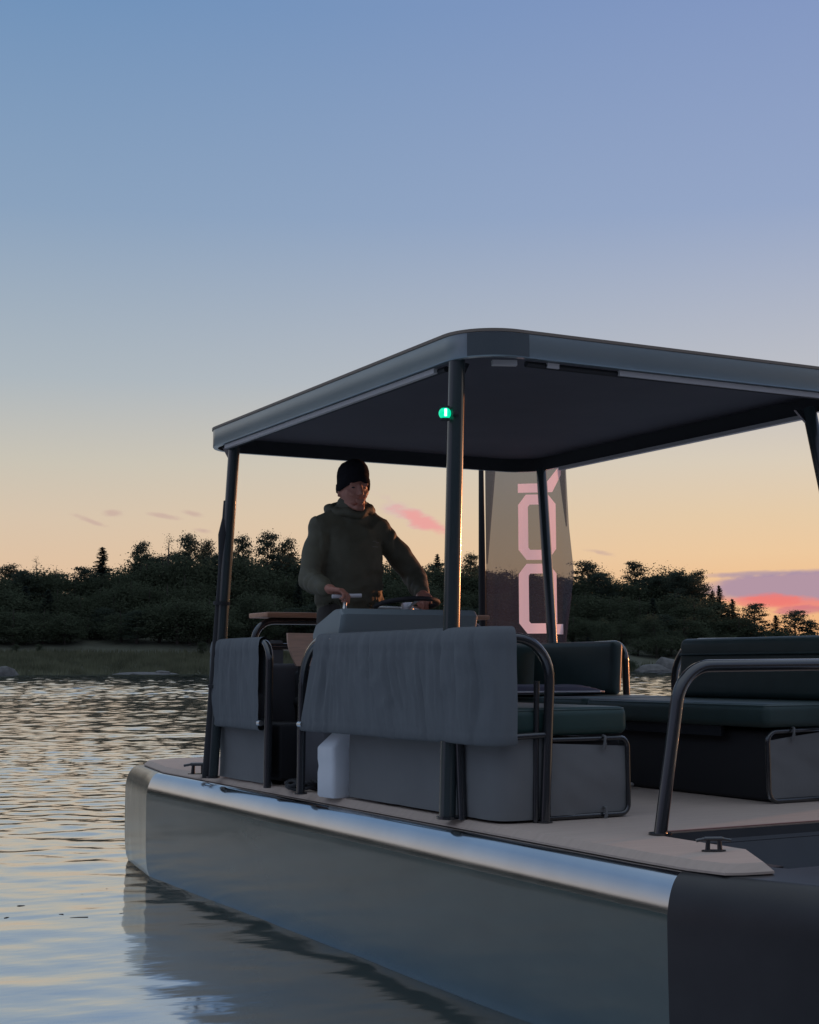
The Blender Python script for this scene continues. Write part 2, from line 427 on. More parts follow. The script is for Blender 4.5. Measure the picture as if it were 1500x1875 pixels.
def water_height(X, Y):
    D_ = np.hypot(X - CAM.x, Y - CAM.y)
    patch = .5 + .5*np.sin(X*.071 + 1.3*np.sin(Y*.043))*np.sin(Y*.087 + 1.1*np.sin(X*.05) + 1)
    g = .75 + .15*np.clip((D_ - 9)/26, 0, 1)
    return wsum(W_LONG, X, Y)*(.55 + .45*np.clip((D_-8)/20, 0, 1)) + wsum(W_MID, X, Y)*g*(.75 + .5*patch) + wsum(W_FINE, X, Y)*(.16 + 1.0*np.clip((D_-8)/14, 0, 1))*(.6 + .7*patch)*np.clip((42 - D_)/20, 0, 1) + wsum(W_FAR1, X, Y)*np.clip((D_-19)/20, 0, 1)*(.7 + .5*patch)*np.clip((110 - D_)/40, 0, 1) + wsum(W_FAR2, X, Y)*np.clip((D_-50)/45, 0, 1)*(.75 + .4*patch)
rr_ = [0.6]
while rr_[-1] < 330: rr_.append(rr_[-1] + max(.03, rr_[-1]*.0042))
rr_ += [420, 700, 1400, 3000]
def water_fan(a0, a1, na, rads):
    Am = np.radians(np.linspace(a0, a1, na))[:, None]; Rm = np.array(rads)[None, :]
    X = CAM.x + np.sin(Am)*Rm; Y = CAM.y + np.cos(Am)*Rm
    Z = water_height(X, Y)*np.clip((400 - Rm)/60, 0, 1)
    n_, m_ = X.shape; V = np.stack([X, Y, Z], -1).reshape(-1, 3)
    I = np.arange(n_ - 1)[:, None]*m_ + np.arange(m_ - 1)[None, :]
    return V, np.stack([I, I + m_, I + m_ + 1, I + 1], -1).reshape(-1, 4)
V1, F1 = water_fan(-32, 68, 600, rr_)
V2, F2 = water_fan(68, 328, 130, rr_[::6] + rr_[-1:])
me = bpy.data.meshes.new('water'); VV = np.concatenate([V1, V2]); FF = np.concatenate([F1, F2 + len(V1)])
me.vertices.add(len(VV)); me.vertices.foreach_set('co', VV.ravel()); me.loops.add(FF.size); me.loops.foreach_set('vertex_index', FF.ravel().astype(np.int32))
me.polygons.add(len(FF)); me.polygons.foreach_set('loop_start', np.arange(0, FF.size, 4, dtype=np.int32)); me.update(calc_edges=True); me.validate()
me.polygons.foreach_set('use_smooth', [True]*len(me.polygons)); me.materials.append(M['water'])
if me.polygons[0].normal.z < 0: me.flip_normals()
wo = bpy.data.objects.new('water', me); COL.objects.link(wo); tag(wo, 'rippled dusk lake water around the boat', 'water', kind='structure')

def shore_r(az):
    d = math.degrees(az)
    return 272 + 10*math.sin(d*.31) + 6*math.sin(d*.83+1) + (14 if 30 < d < 41 else 0)*math.sin((d-30)/11*math.pi) - (20 * max(0, min(1, (-5 - d)/40)))
def ground(az, r):
    t = r - shore_r(az)
    d = math.degrees(az)
    fall = 1 - max(0, min(1, (d - 38)/5)) * max(0, min(1, (50 - d)/4)) * .8
    fall *= max(0.0, min(1.0, (67 - d)/6))
    if t < 0: return -1.5 + max(t, -20) * .05
    h = -.4 + 4.6*min(1, t/34.0) + 14*max(0, min(1, (t-34)/120))**.8
    return h*fall + .5*nz((math.sin(az)*r, math.cos(az)*r, 0), .06)
mb = MB()
A0, A1, NA = R(-72), R(84), 150
RR = [-12, -2, 2, 6, 12, 20, 30, 42, 60, 85, 120, 170, 260]
mb.grid(lambda u, v: (lambda a, t: polar(a, shore_r(a) + t, ground(a, shore_r(a) + t)))(A0 + (A1-A0)*u, RR[round(v*(len(RR)-1))]), NA, len(RR)-1)
tag(mb.build('terrain', M['soil'], smooth=180), 'low far shore rising into wooded ground', 'shore', kind='structure')

# ------------------------------------------------------------------ trees
rnd = random.Random(11)
def quad(vs, fs, c, nrm, s, asp=1.0):
    n = Vector(nrm).normalized(); u = n.orthogonal().normalized(); u = Matrix.Rotation(rnd.uniform(0, 6.28), 3, n) @ u; w_ = n.cross(u)
    o = len(vs); c = Vector(c)
    vs += [tuple(c + u*s*a + w_*s*asp*b) for a, b in ((-1,-.5),(.1,-1),(1,.3),(-.2,1))]; fs.append((o, o+1, o+2, o+3))
def clump(vs, fs, c, r, n, s, flat=.6):
    n = int(n*3.0); s *= .46; r *= 1.10
    for _ in range(n):
        d = Vector((rnd.gauss(0,.62), rnd.gauss(0,.62), rnd.gauss(0,.62)))
        p = Vector(c) + Vector((d.x*r, d.y*r, d.z*r*flat))
        quad(vs, fs, p, d + Vector((rnd.uniform(-1,1), rnd.uniform(-1,1), rnd.uniform(-.5,.8))), s*rnd.uniform(.6, 1.3))
def tree_mesh(kind, H, detail=1.0):
    vs, fs = [], []; tb = MB()
    lean = rnd.uniform(-.02, .02)
    tr = H * .014 + .05
    top = Vector((lean*H, rnd.uniform(-.02, .02)*H, H))
    tb.tube([(0,0,-.8), (lean*H*.2,0,H*.3), (lean*H*.6,0,H*.65), tuple(top*.96)], [tr*1.3, tr, tr*.6, tr*.12], 6)
    if kind == 'spruce':
        z = H*.05
        while z < H*.985:
            f = 1 - (z/H); rad = H*.21*(f**.85) + .15; nb = max(4, int(7*detail))
            for k in range(nb):
                a = rnd.uniform(0, 6.28); L_ = rad*rnd.uniform(.65, 1.15)
                end = Vector((math.cos(a)*L_, math.sin(a)*L_, -L_*.28))
                tb.tube([(lean*z,0,z), tuple(Vector((lean*z,0,z))+end*.9)], [.05, .015], 3, caps=False)
                m_ = max(2, int(4*detail*L_/1.2+1.5))
                for q in range(m_):
                    t = (q+.7)/m_
                    p = Vector((lean*z,0,z)) + end*t
                    for _ in range(2): quad(vs, fs, p + Vector((rnd.uniform(-.2,.2), rnd.uniform(-.2,.2), rnd.uniform(-.25,.05))), (rnd.uniform(-.6,.6), rnd.uniform(-.6,.6), 1), .42*rnd.uniform(.6,1.2)*(1.1-.4*t)*(.5+.5*f+.15), .7)
            z += H*.034*(.6 + .7*f)
        for _ in range(8): quad(vs, fs, top*.985 + Vector((rnd.uniform(-.12,.12), rnd.uniform(-.12,.12), rnd.uniform(-.6,.1))), (1, rnd.uniform(-1,1), .3), .16, 1.6)
    elif kind == 'pine':
        nb = int(27*detail)
        for k in range(nb):
            z = H*(.20 + .78*(k/nb)); a = k*2.4 + rnd.uniform(-.5,.5)
            f = (z/H - .20)/.80; L_ = H*.21*(1 - .72*f**2)*rnd.uniform(.55, 1.2)
            c = Vector((lean*z + math.cos(a)*L_, math.sin(a)*L_, z + L_*.25))
            tb.tube([(lean*z*.9,0,z-.5), tuple(c)], [.09, .025], 4, caps=False)
            r_ = H*rnd.uniform(.055, .09)
            clump(vs, fs, c, r_, int(46*detail), .33, .45)
            clump(vs, fs, c*.6 + Vector((lean*z,0,z))*.4, r_*.7, int(16*detail), .34, .4)
        clump(vs, fs, top*.97, H*.06, int(50*detail), .25, .7)
    elif kind == 'thin':
        for k in range(int(13)):
            z = H*(.35 + .63*(k/13)); a = k*2.4 + rnd.uniform(-.4,.4); f = (z/H-.35)/.65
            L_ = H*.14*(1-.8*f)*rnd.uniform(.6,1.2)
            c = Vector((lean*z + math.cos(a)*L_, math.sin(a)*L_, z + L_*.5))
            tb.tube([(lean*z*.9,0,z-.3), tuple(c)], [.07, .02], 4, caps=False)
            clump(vs, fs, c, H*.04, int(13*detail), .17, .6)
        clump(vs, fs, top*.98, H*.03, 10, .15, 1.2)
    else:   # round leafy crown
        nb = int(34*detail)
        for k in range(nb):
            d = Vector((rnd.gauss(0,1), rnd.gauss(0,1), rnd.gauss(0,1))).normalized()*rnd.uniform(.5, 1)
            c = Vector((d.x*H*.27, d.y*H*.27, H*.50 + d.z*H*.47))
            if k % 2: tb.tube([(0,0,H*.3), tuple(c*.9 + Vector((0,0,H*.03)))], [.08, .02], 4, caps=False)
            clump(vs, fs, c, H*rnd.uniform(.08,.14), int(44*detail), .40, .75)
    return vs, fs, tb

LEAF = {'spruce': 'leafB', 'pine': 'leafA', 'thin': 'leafA', 'leafy': 'leafC'}
PROTO = {}
for kind, n in (('spruce', 4), ('pine', 5), ('thin', 2), ('leafy', 4)):
    for i in range(n):
        vs, fs, tb = tree_mesh(kind, 16.0)
        me = bpy.data.meshes.new(kind + '_crown'); me.from_pydata(vs, [], fs); me.materials.append(M[LEAF[kind]])
        tm = tb.mesh(kind + '_trunk'); tm.materials.append(M['bark'])
        PROTO.setdefault(kind, []).append((me, tm))
NAME = {'spruce': 'spruce_tree', 'pine': 'pine_tree', 'thin': 'sparse_pine_tree', 'leafy': 'leafy_tree'}
def plant(kind, loc, H, wide=1.0, label=None, group=None, idx=None):
    me, tm = PROTO[kind][rnd.randrange(len(PROTO[kind])) if idx is None else idx]
    e = empty(NAME[kind], loc); e.scale = (H/16*wide, H/16*wide, H/16); e.rotation_euler = (0, 0, rnd.uniform(0, 6.28))
    for nm, d in (('crown', me), ('trunk', tm)):
        c = bpy.data.objects.new(nm, d); COL.objects.link(c); c.parent = e
    tag(e, label, 'tree', group); return e

SKY = [(-60,1022),(0,1021),(60,1024),(110,1023),(140,1030),(165,1027),(215,1026),(235,1012),(255,1004),(300,1002),(330,998),(370,1002),(400,1004),(440,996),(470,998),(510,992),(545,1003),(600,1010),(680,1015),(780,1022),(850,1022),(890,1030),(960,1036),(1045,1045),(1065,1040),(1100,1042),(1125,1050),(1150,1044),(1190,1044),(1230,1040),(1262,1048),(1282,1060),(1292,1095),(1312,1098),(1335,1108),(1360,1122),(1390,1132),(1420,1142),(1450,1145),(1480,1155),(1510,1172),(1600,1182)]
def sky_y(x):
    for (a, ya), (b, yb) in zip(SKY, SKY[1:]):
        if a <= x <= b: return ya + (yb-ya)*(x-a)/(b-a)
    return 1021 if x < 0 else 1182
def az_of(x): return yaw + math.atan((x-750)/FPX)
HOR = 1219.0
def top_z(x, y, r): return CAM.z + (HOR - y)/FPX*r*math.cos(math.atan((x-750)/FPX))
LBL = {'spruce': 'dark pointed spruce packed among its neighbours in the far wood', 'pine': 'dark pine packed among its neighbours in the far wood', 'leafy': 'dark round leafy tree packed among its neighbours in the far wood'}
def wood_row(dr, step, y_off, jit, kinds, x0=-70, x1=1640):
    x = x0
    while x < x1:
        xx = x + rnd.uniform(-step*.3, step*.3); a = az_of(xx); r = shore_r(a) + dr + rnd.uniform(-5, 5)
        g = ground(a, r); t = top_z(xx, sky_y(xx) + y_off + abs(rnd.gauss(0, jit)), r); H = t - g
        k = rnd.choice(kinds)
        if H > 2.2: plant(k, polar(a, r, g-.2-.05*H), H*1.05, min(2.0, max(1.1, 17/H*.95)) * (1.1 if k != 'leafy' else 1.15), LBL[k], 'trees of the far wood')
        x += step
wood_row(95, 26, 8, 9, ['pine', 'leafy', 'pine', 'leafy', 'pine', 'spruce'])
wood_row(78, 29, 4, 10, ['pine', 'leafy', 'leafy', 'leafy'])
wood_row(62, 31, 40, 14, ['leafy', 'leafy', 'leafy', 'spruce'])
wood_row(46, 30, 82, 14, ['leafy', 'leafy', 'leafy', 'pine'])
wood_row(24, 30, 118, 14, ['leafy', 'leafy', 'spruce'], 1040, 1560)
wood_row(9, 34, 150, 8, ['leafy'], 1050, 1300)
# trees that stand out on the skyline
FEAT = [(188,997,'spruce','dark spruce whose broad pointed top rises alone at the left skyline',1.2),
 (258,990,'pine','small ragged pine on the skyline right of the lone broad spruce',.8),
 (305,976,'thin','see-through sparse pine, tallest of the skyline group left of the canopy post',1.3),
 (346,977,'pine','layered pine with gaps in its crown just left of the rear canopy post',1.0),
 (376,988,'pine','small ragged pine touching the left edge of the rear canopy post on the skyline',.7),
 (443,980,'pine','dark broken pine top just right of the rear canopy post',.8),
 (489,973,'pine','open crowned pine on the skyline midway between canopy post and the man',.9),
 (526,986,'pine','ragged low pine on the skyline just left of the man',.8),
 (802,1012,'spruce','small spruce top on the skyline between the man and the near canopy post',.8),
 (862,1014,'pine','small pine top between the near canopy post and the flag pole',.8),
 (66,1016,'thin','tiny sparse treetop poking above the even skyline at far left',.8),
 (1078,1029,'pine','flat topped pine with sky gaps just right of the flag',1.35),
 (1164,1029,'pine','knobbly pine top in the middle of the right hand wood',1.0),
 (1226,1034,'leafy','broad rounded tree crown, highest mass of the right hand wood',1.2),
 (1276,1048,'pine','pine with drooping ragged side at the right end of the tall wood',1.0),
 (1304,1082,'spruce','left one of two close spruce spires before the purple cloud',.75),
 (1316,1073,'spruce','right and taller one of two close spruce spires before the purple cloud',.75),
 (1340,1098,'spruce','slim spruce right of the paired spires against the cloud',.8),
 (1378,1107,'pine','open branched pine against the orange sky right of the spires',1.0),
 (1418,1128,'spruce','small dark conifer between two open pines on the descending skyline',.8),
 (1452,1120,'pine','spreading pine against the orange glow near the right edge',1.1),
 (1482,1138,'pine','last small pine before open orange sky at the right edge',.9)]
for x, y, k, lb, wd in FEAT:
    a = az_of(x); r = shore_r(a) + 84; g = ground(a, r); H = top_z(x, y, r) - g
    plant(k, polar(a, r, g-.2), max(H, 3), wd * min(1.6, max(.8, 15/H)) * (1.7 if k == 'spruce' else 1.1), lb)
# paler bushes in front of the wood
for x, y, h, lb in ((30,1178,4,'pale shrub at the water side left of the reeds'), (75,1176,4.5,'pale bush with a round top at the left end of the reeds'), (372,1170,5,'pale bare shrub beside the rear canopy post above the reeds'),
                (1100,1130,11,'paler green leafy tree at the foot of the right hand wood by the flag'), (1195,1120,12,'pale loose tree at the foot of the right hand wood above the gap'), (1240,1150,9,'low pale tree left of the large dark backrest')):
    a = az_of(x); r = shore_r(a) + 30; g = ground(a, r)
    plant('leafy', polar(a, r, g-.2), max(2.5, top_z(x, y, r) - g), 1.1, lb)

# unseen woods left, right and behind; right side added to block the sun
vs, fs = [], []
def mass_tree(p, H):
    for _ in range(12):
        d = Vector((rnd.gauss(0,1), rnd.gauss(0,1), rnd.gauss(0,1))).normalized()*rnd.uniform(.3, 1)
        clump(vs, fs, p + Vector((d.x*H*.24, d.y*H*.24, H*.52 + d.z*H*.42)), H*.17, 15, H*.055, .8)
d = -66.0
while d < 61:
    if d < 11 or d > 45.4:
        for dr in (46, 64, 84):
            a = R(d + rnd.uniform(-.5, .5)); r = shore_r(a) + dr + rnd.uniform(-6, 6); g = ground(a, r)
            mass_tree(polar(a, r, g-.5), rnd.uniform(13, 17) * (1 if dr > 60 else .7) * (1.35 if d > 45 else 1.4))
    d += 1.5
d = 128.0
while d < 262:
    for r in (62, 76, 92):
        a = R(d + rnd.uniform(-1.5, 1.5)); mass_tree(polar(a, r + rnd.uniform(-4, 4), .4), rnd.uniform(13, 18))
    d += 4
me = bpy.data.meshes.new('unseen_woodland'); me.from_pydata(vs, [], fs); me.materials.append(M['leafB'])
o = bpy.data.objects.new('unseen_woodland', me); COL.objects.link(o); tag(o, 'unseen wooded shores around the bay, right side added to block the sun', 'unseen_woodland', kind='stuff')
mb = MB(); mb.grid(lambda u, v: polar(R(120 + 150*u), 50 + 90*v + 3*math.sin(u*19), -.6 + 2.2*min(1, v*4)), 40, 6)
tag(mb.build('bank', M['soil'], smooth=180), 'wooded bank behind the viewpoint', 'shore', kind='structure')

# reeds along the left shore
vs, fs = [], []
for _ in range(15000):
    x = rnd.uniform(-80, 620) if rnd.random() < .86 else rnd.uniform(620, 1500); a = az_of(x); t = rnd.uniform(2, 32) if x < 620 else rnd.uniform(1, 10); r = shore_r(a) + t
    p = polar(a, r, ground(a, r)); h = rnd.uniform(.5, 1.5); q = rnd.uniform(-.3, .3)
    wv = Vector((math.cos(a), -math.sin(a), 0))*rnd.uniform(.06, .16)
    o = len(vs); vs += [tuple(p - wv), tuple(p + wv), tuple(p + Vector((q, q*.4, h)))]; fs.append((o, o+1, o+2))
me = bpy.data.meshes.new('reeds'); me.from_pydata(vs, [], fs); me.materials.append(M['reed'])
o = bpy.data.objects.new('reeds', me); COL.objects.link(o); tag(o, 'olive reeds and shore grass along the water edge', 'reeds', kind='stuff')

def rock(x, yb, wpx, hpx, label, grp=None):
    a = az_of(x); r = shore_r(a) + 1.0
    sxy = wpx/FPX*r/2; sz = hpx/FPX*r
    bm = bmesh.new(); bmesh.ops.create_icosphere(bm, subdivisions=3, radius=1)
    off = rnd.uniform(0, 50)
    for v in bm.verts:
        k = 1 + .35*nz(v.co, 1.1, off) + .12*nz(v.co, 3, off); v.co = Vector((v.co.x*sxy*k, v.co.y*sxy*.7*k, v.co.z*sz*k))
    m_ = MB().bm(bm); o = m_.build('shore_rock', M['rock'], smooth=28); o.location = polar(a, r, -.1); o.rotation_euler = (0, 0, -a)
    tag(o, label, 'rock', grp)
rock(14, 1218, 46, 15, 'pale rounded boulder at the water edge at far left')
rock(265, 1222, 120, 5, 'long low pale rock slab at the foot of the reeds')
rock(300, 1216, 34, 8, 'small pale rock lying on the long low slab')
rock(1190, 1212, 70, 14, 'grey shore rock seen in the gap between the port backrests')
rock(1225, 1200, 60, 26, 'larger grey sloping rock left of the large dark backrest')

# ------------------------------------------------------------------ the boat
boat = empty('pontoon_boat', (0, 0, DECK))
tag(boat, 'open grey pontoon boat with flat canopy roof and mirror-like metal hull', 'boat')
def mir(p): return (XM - p[0],) + tuple(p[1:])

# hull
stb = [(1.19,-2.85), (.45,-2.45), (.012,-1.25), (0,4.05), (.12,4.86), (.42,5.02), (1.19,5.02)]
def profile():
    pr = [(-.34,-.040), (-.045,-.037)]
    for k in range(1, 29):
        t = math.pi/2*k/28; pr.append((-.045 + 0.085*math.sin(t), -.207 + .17*math.cos(t)))
    pr += [(.041,-.35), (.040,-.50), (.036,-.58)]
    for k in range(1, 6):
        t = math.pi/2*k/5; pr.append((-.12 + .156*math.cos(t), -.58 - .22*math.sin(t)))
    return pr
PR = profile()
def mitre(path, i):
    p = Vector(path[i])
    a = (p - Vector(path[i-1])).normalized() if i > 0 else None
    b = (Vector(path[i+1]) - p).normalized() if i < len(path)-1 else None
    na = Vector((-a.y, a.x)) if a else None; nb = Vector((-b.y, b.x)) if b else None
    if na is None: return nb
    if nb is None: return na
    m_ = na + nb; return m_/m_.dot(na)
def sweep(path, i0, i1, sub=1, mirror=False, PR=PR):
    mb = MB(); rows = []
    for i in range(i0, i1):
        for k in range(sub + (1 if i == i1-1 else 0)):
            t = k/sub; p = Vector(path[i]).lerp(Vector(path[i+1]), t); m_ = mitre(path, i).lerp(mitre(path, i+1), t)
            rows.append([(p.x + m_.x*o_, p.y + m_.y*o_, z) for o_, z in PR])
    n = len(PR); vs = [q for r_ in rows for q in r_]
    if mirror: vs = [mir(q) for q in vs]
    return mb.add(vs, [(i*n+j, (i+1)*n+j, (i+1)*n+j+1, i*n+j+1) for i in range(len(rows)-1) for j in range(n-1)])
for mi in (False, True):
    sweep(stb, 2, 3, 24, mi, PR[25:]).build('hull_side', M['hullpaint'], boat, 60)
    sweep(stb, 2, 3, 24, mi, PR[:26]).build('hull_rub_band', M['alu'], boat, 60)
    sweep(stb, 0, 2, 1, mi).build('bow_cap', M['bow'], boat, 50)
    sweep(stb, 3, 6, 1, mi).build('stern_cap', M['alucap'], boat, 50)
# deck
outl = [(.454,-.60), (.452,-1.14), (.262,-1.452), (.15,-1.435), (.094,-1.405), (.058,-1.25), (.050,-1.0), (.048,0), (.048,2.0), (.048,3.0), (.05,4.0), (.17,4.75), (.42,4.88)]
deckp = outl + [mir(p) for p in reversed(outl)]
mb = MB(); mb.prism(deckp, -.034, -.002, .0); 
mb = MB(); ins = offset_poly(deckp, .03)
n = len(deckp)
mb.add([(x,y,-.034) for x,y in deckp] + [(x,y,-.026) for x,y in deckp] + [(x,y,0) for x,y in ins],
       [tuple(range(n))[::-1]] + [(i,(i+1)%n,(i+1)%n+n,i+n) for i in range(n)] + [(i+n,(i+1)%n+n,(i+1)%n+2*n,i+2*n) for i in range(n)] + [tuple(range(2*n,3*n))])
dk = mb.build('deck', M['deck'], boat, 20)
mb = MB()
mb.box((.47,-.592,.0015), (XM-.47,-.575,.006)); mb.build('deck_edge_trim', mat('red_brown_trim', (.25,.14,.12,1), .7), dk)
# well and nose behind the dark bow
mb = MB(); mb.add([(.40,-.604,-.036),(XM-.40,-.604,-.036),(XM-.40,-.70,-.30),(.40,-.70,-.30)], [(0,1,2,3)])
mb.add([(.40,-.604,-.002),(XM-.40,-.604,-.002),(XM-.40,-.604,-.036),(.40,-.604,-.036)], [(0,1,2,3)])
mb.build('bow_panel', M['darkpanel'], boat)
mb = MB(); mb.box((.20,-1.33,-.33), (XM-.20,-.62,-.29)); mb.build('bow_well_floor', M['black'], boat)
mb = MB(); mb.prism([(.36,-1.345),(XM-.36,-1.345),(XM-.36,-1.9),(XM-.62,-2.3),(1.19,-2.6),(.62,-2.3),(.36,-1.9)], -.30, -.042); mb.build('bow_deck', M['bow'], boat)
mb = MB(); mb.prism([(.14,-1.30),(.44,-1.30),(.44,-.62),(.14,-.62)], -.30, -.04)
mb.prism([mir(p) for p in [(.14,-1.30),(.44,-1.30),(.44,-.62),(.14,-.62)]], -.30, -.04); mb.build('bow_shoulder', M['black'], boat)
mb = MB(); mb.box((.2,-.61,-.6), (XM-.2,4.8,-.05)); mb.build('hull_core', M['black'], boat)

# roof
def rrect(x0, y0, x1, y1, r, n=10):
    o = []
    for cx, cy, a0 in ((x1-r,y0+r,-90), (x1-r,y1-r,0), (x0+r,y1-r,90), (x0+r,y0+r,180)):
        for k in range(n+1):
            a = R(a0 + 90*k/n); o.append((cx + r*math.cos(a), cy + r*math.sin(a)))
    return o
RB, RT = 1.95, 2.055
roof = MB().prism(rrect(.035,.035,XM-.035,3.21-.035,.20), 2.035, RT-.002).build('roof', M['soffit'], boat)
out_, in_ = rrect(0,0,XM,3.21,.23,14), rrect(.03,.03,XM-.03,3.18,.20,14)
n = len(out_); mb = MB()
lo, li = offset_poly(out_, .004), in_
mb.add([(x,y,RB) for x,y in lo] + [(x,y,RB+.006) for x,y in out_] + [(x,y,RT) for x,y in out_] + [(x,y,RT) for x,y in in_] + [(x,y,RB) for x,y in li],
       [(q*n+i, q*n+(i+1)%n, ((q+1)%5)*n+(i+1)%n, ((q+1)%5)*n+i) for q in (0,1,2,4) for i in range(n)])
mb.build('fascia', M['fascia'], roof, 50)
mb = MB(); mb.add([(x,y,RT) for x,y in in_] + [(x,y,RB+.001) for x,y in in_], [(i,(i+1)%n,(i+1)%n+n,i+n) for i in range(n)]); mb.build('inner_edge', M['black'], roof, 50)
lip = offset_poly(out_, -.006); lipi = offset_poly(out_, .05)
mb = MB(); mb.add([(x,y,RT+.001) for x,y in lip] + [(x,y,RT+.014) for x,y in lip] + [(x,y,RT+.024) for x,y in lipi] + [(x,y,RT+.001) for x,y in lipi],
       [(q*n+i, q*n+(i+1)%n, ((q+1)%4)*n+(i+1)%n, ((q+1)%4)*n+i) for q in range(4) for i in range(n)])
mb.build('roof_lip', M['rooflip'], roof, 30)
mb = MB(); mb.prism(rrect(.05,.05,XM-.05,3.16,.18), RT, RT+.02); mb.build('roof_skin', M['soffit'], roof)
# darker piece wrapped round each front corner
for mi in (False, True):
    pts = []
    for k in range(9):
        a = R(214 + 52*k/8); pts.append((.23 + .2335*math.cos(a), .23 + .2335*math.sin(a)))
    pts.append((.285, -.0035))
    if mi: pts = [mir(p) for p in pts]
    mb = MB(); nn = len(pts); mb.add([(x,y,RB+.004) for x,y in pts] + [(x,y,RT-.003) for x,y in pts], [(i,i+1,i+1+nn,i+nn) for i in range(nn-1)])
    mb.build('corner_piece', M['darkcorner'], roof, 60)
# pale lamp strips under the edge
def strip(a, b, parent=roof, w_=.016, h=.022, z=1.925):
    a, b = Vector(a), Vector(b); d = (b-a).normalized(); nn = Vector((-d.y, d.x))*w_
    mb = MB(); mb.add([(*(a-nn),z),(*(b-nn),z),(*(b+nn),z),(*(a+nn),z),(*(a-nn),z+h),(*(b-nn),z+h),(*(b+nn),z+h),(*(a+nn),z+h)], [(0,1,2,3),(4,5,6,7),(0,1,5,4),(1,2,6,5),(2,3,7,6),(3,0,4,7)])
    mb.build('light_strip', M['strip'], parent)
strip((.035,.36), (.035,2.88)); strip((.16,.10), (.26,.06)); strip((.40,.045), (.46,.045)); strip((.78,.04), (2.12,.04)); strip((XM-.035,.5), (XM-.035,2.8))
mb = MB(); mb.tube([(.05,.30,1.935),(.05,2.9,1.935)], .014, 8); mb.tube([(.3,.05,1.935),(2.1,.05,1.935)], .014, 8); mb.build('strip_channel', M['black'], roof)

# roof posts
def post(base, top, r, gus, name='roof_post'):
    b, t = Vector(base), Vector(top)
    o = MB().tube([b, t], r, 18).build(name, M['post'], boat)
    g = MB(); dx, dy = gus
    d = (b - t).normalized()
    p1, p2, p3 = t + Vector((0,0,-.01)), t + d*.13, t + Vector((dx,dy,0))*.10 + Vector((0,0,-.01))
    s_ = Vector((-dy, dx, 0)).normalized()*.012
    g.add([p1+s_, p2+s_, p3+s_, p1-s_, p2-s_, p3-s_], [(0,1,2),(3,5,4),(0,1,4,3),(1,2,5,4),(2,0,3,5)])
    g.build('gusset', M['tube'], o)
    f = MB().tube([b + Vector((0,0,.001)), b + Vector((0,0,.012))], r*1.3, 18); f.build('foot_plate', M['tube'], o); return o
pn = post((.03,.285,0), (.045,.20,1.96), .036, (.7,.3))
prr = post((0,2.98,0), (.09,2.90,1.96), .034, (-.35,.9))
pf = post(mir((-.03,.10,0)), mir((.10,.43,1.96)), .036, (-.7,.3))
pb = post(mir((.126,2.72,0)), mir((.02,3.05,1.96)), .034, (.35,.9))
# covered rolled screen strapped to the rear starboard post
mb = MB(); b, t = Vector((-.024,2.995,.0)), Vector((.052,2.925,1.62))
pts = [b.lerp(t, k/16) for k in range(17)]
mb.tube(pts, [.032*(1 - .45*(k/16)) + (.016 if k == 14 else .007 if k == 13 else 0) for k in range(17)], 12); mb.build('rolled_screen', M['black'], boat, 180)
for k in (.32, .62): MB().tube([b.lerp(t, k) + Vector((.01,-.012,0)), b.lerp(t, k+.012) + Vector((.01,-.012,0))], .050, 14).build('strap', M['black'], boat)
# short thick sleeve beside the near post, below the cover
MB().tube([(.075,.235,0), (.06,.235,.40)], .020, 12).build('cover_stanchion', M['tube'], boat)

# navigation lamp
nl = MB().tube([(.035,.20,1.655),(.035,.20,1.72),(.035,.20,1.765)], .016, 10).build('navigation_lamp', M['black'], boat)
c = Vector((-.02,.195,1.717))
MB().ell(c, (.027,.027,.026), 18, 12).build('lens', M['lens'], nl, 180)
MB().tube([c+Vector((-.010,-.024,-.015)), c+Vector((-.010,-.025,.015))], .005, 8).build('filament', M['filament'], nl)
mb = MB(); mb.tube([c+Vector((0,0,.022)), c+Vector((0,0,.031))], .021, 16); mb.tube([c+Vector((0,0,-.031)), c+Vector((0,0,-.022))], .021, 16); mb.tube([c+Vector((.02,-.028,-.004)), c+Vector((.045,-.03,-.004))], .012, 10); mb.build('lamp_housing', M['black'], nl)

# rails
TR = .0215
def rail_front(m_=lambda p: p):
    path = fillet([m_((-.005,1.715,0)), m_((.0,1.70,.775)), m_((.03,.10,.765)), m_((.07,-.06,.76)), m_((.34,-.055,.755)), m_((.30,-.05,0))], [.24,.10,.07,.19], 9)
    r_ = MB().tube(path, TR, 14).build('rail', M['tube'], boat)
    MB().tube(fillet([m_((.012,1.70,.352)), m_((.03,.12,.352)), m_((.11,-.055,.352)), m_((.315,-.05,.358))], [.12,.1], 6), .014, 10).build('lower_bar', M['tube'], r_)
    MB().tube([m_((.265,-.035,0)), m_((.278,-.035,.58))], .012, 10).build('inner_bar', M['tube'], r_)
    MB().tube([m_((-.022,1.70,.352)), m_((-.022,1.655,.352))], .015, 10).build('end_plug', M['steel'], r_)
    for q in ((-.005,1.715), (.30,-.05)): MB().tube([m_((*q,.001)), m_((*q,.008))], .034, 16).build('foot_plate', M['tube'], r_)
    return r_
def rail_rear(m_=lambda p: p):
    path = fillet([m_((.0,2.16,0)), m_((.012,2.165,.775)), m_((.03,3.00,.765)), m_((.20,3.22,.765)), m_((1.0,3.24,.765)), m_((1.0,3.24,.3))], [.10,.15,.1,.06], 8)
    r_ = MB().tube(path, TR, 14).build('rail', M['tube'], boat)
    MB().tube(fillet([m_((.012,2.165,.335)), m_((.03,2.99,.335)), m_((.20,3.2,.335)), m_((.95,3.22,.335))], [.12,.1], 6), .014, 10).build('lower_bar', M['tube'], r_)
    MB().tube([m_((-.015,2.215,.340)), m_((-.015,2.25,.340))], .015, 10).build('end_plug', M['steel'], r_)
    return r_
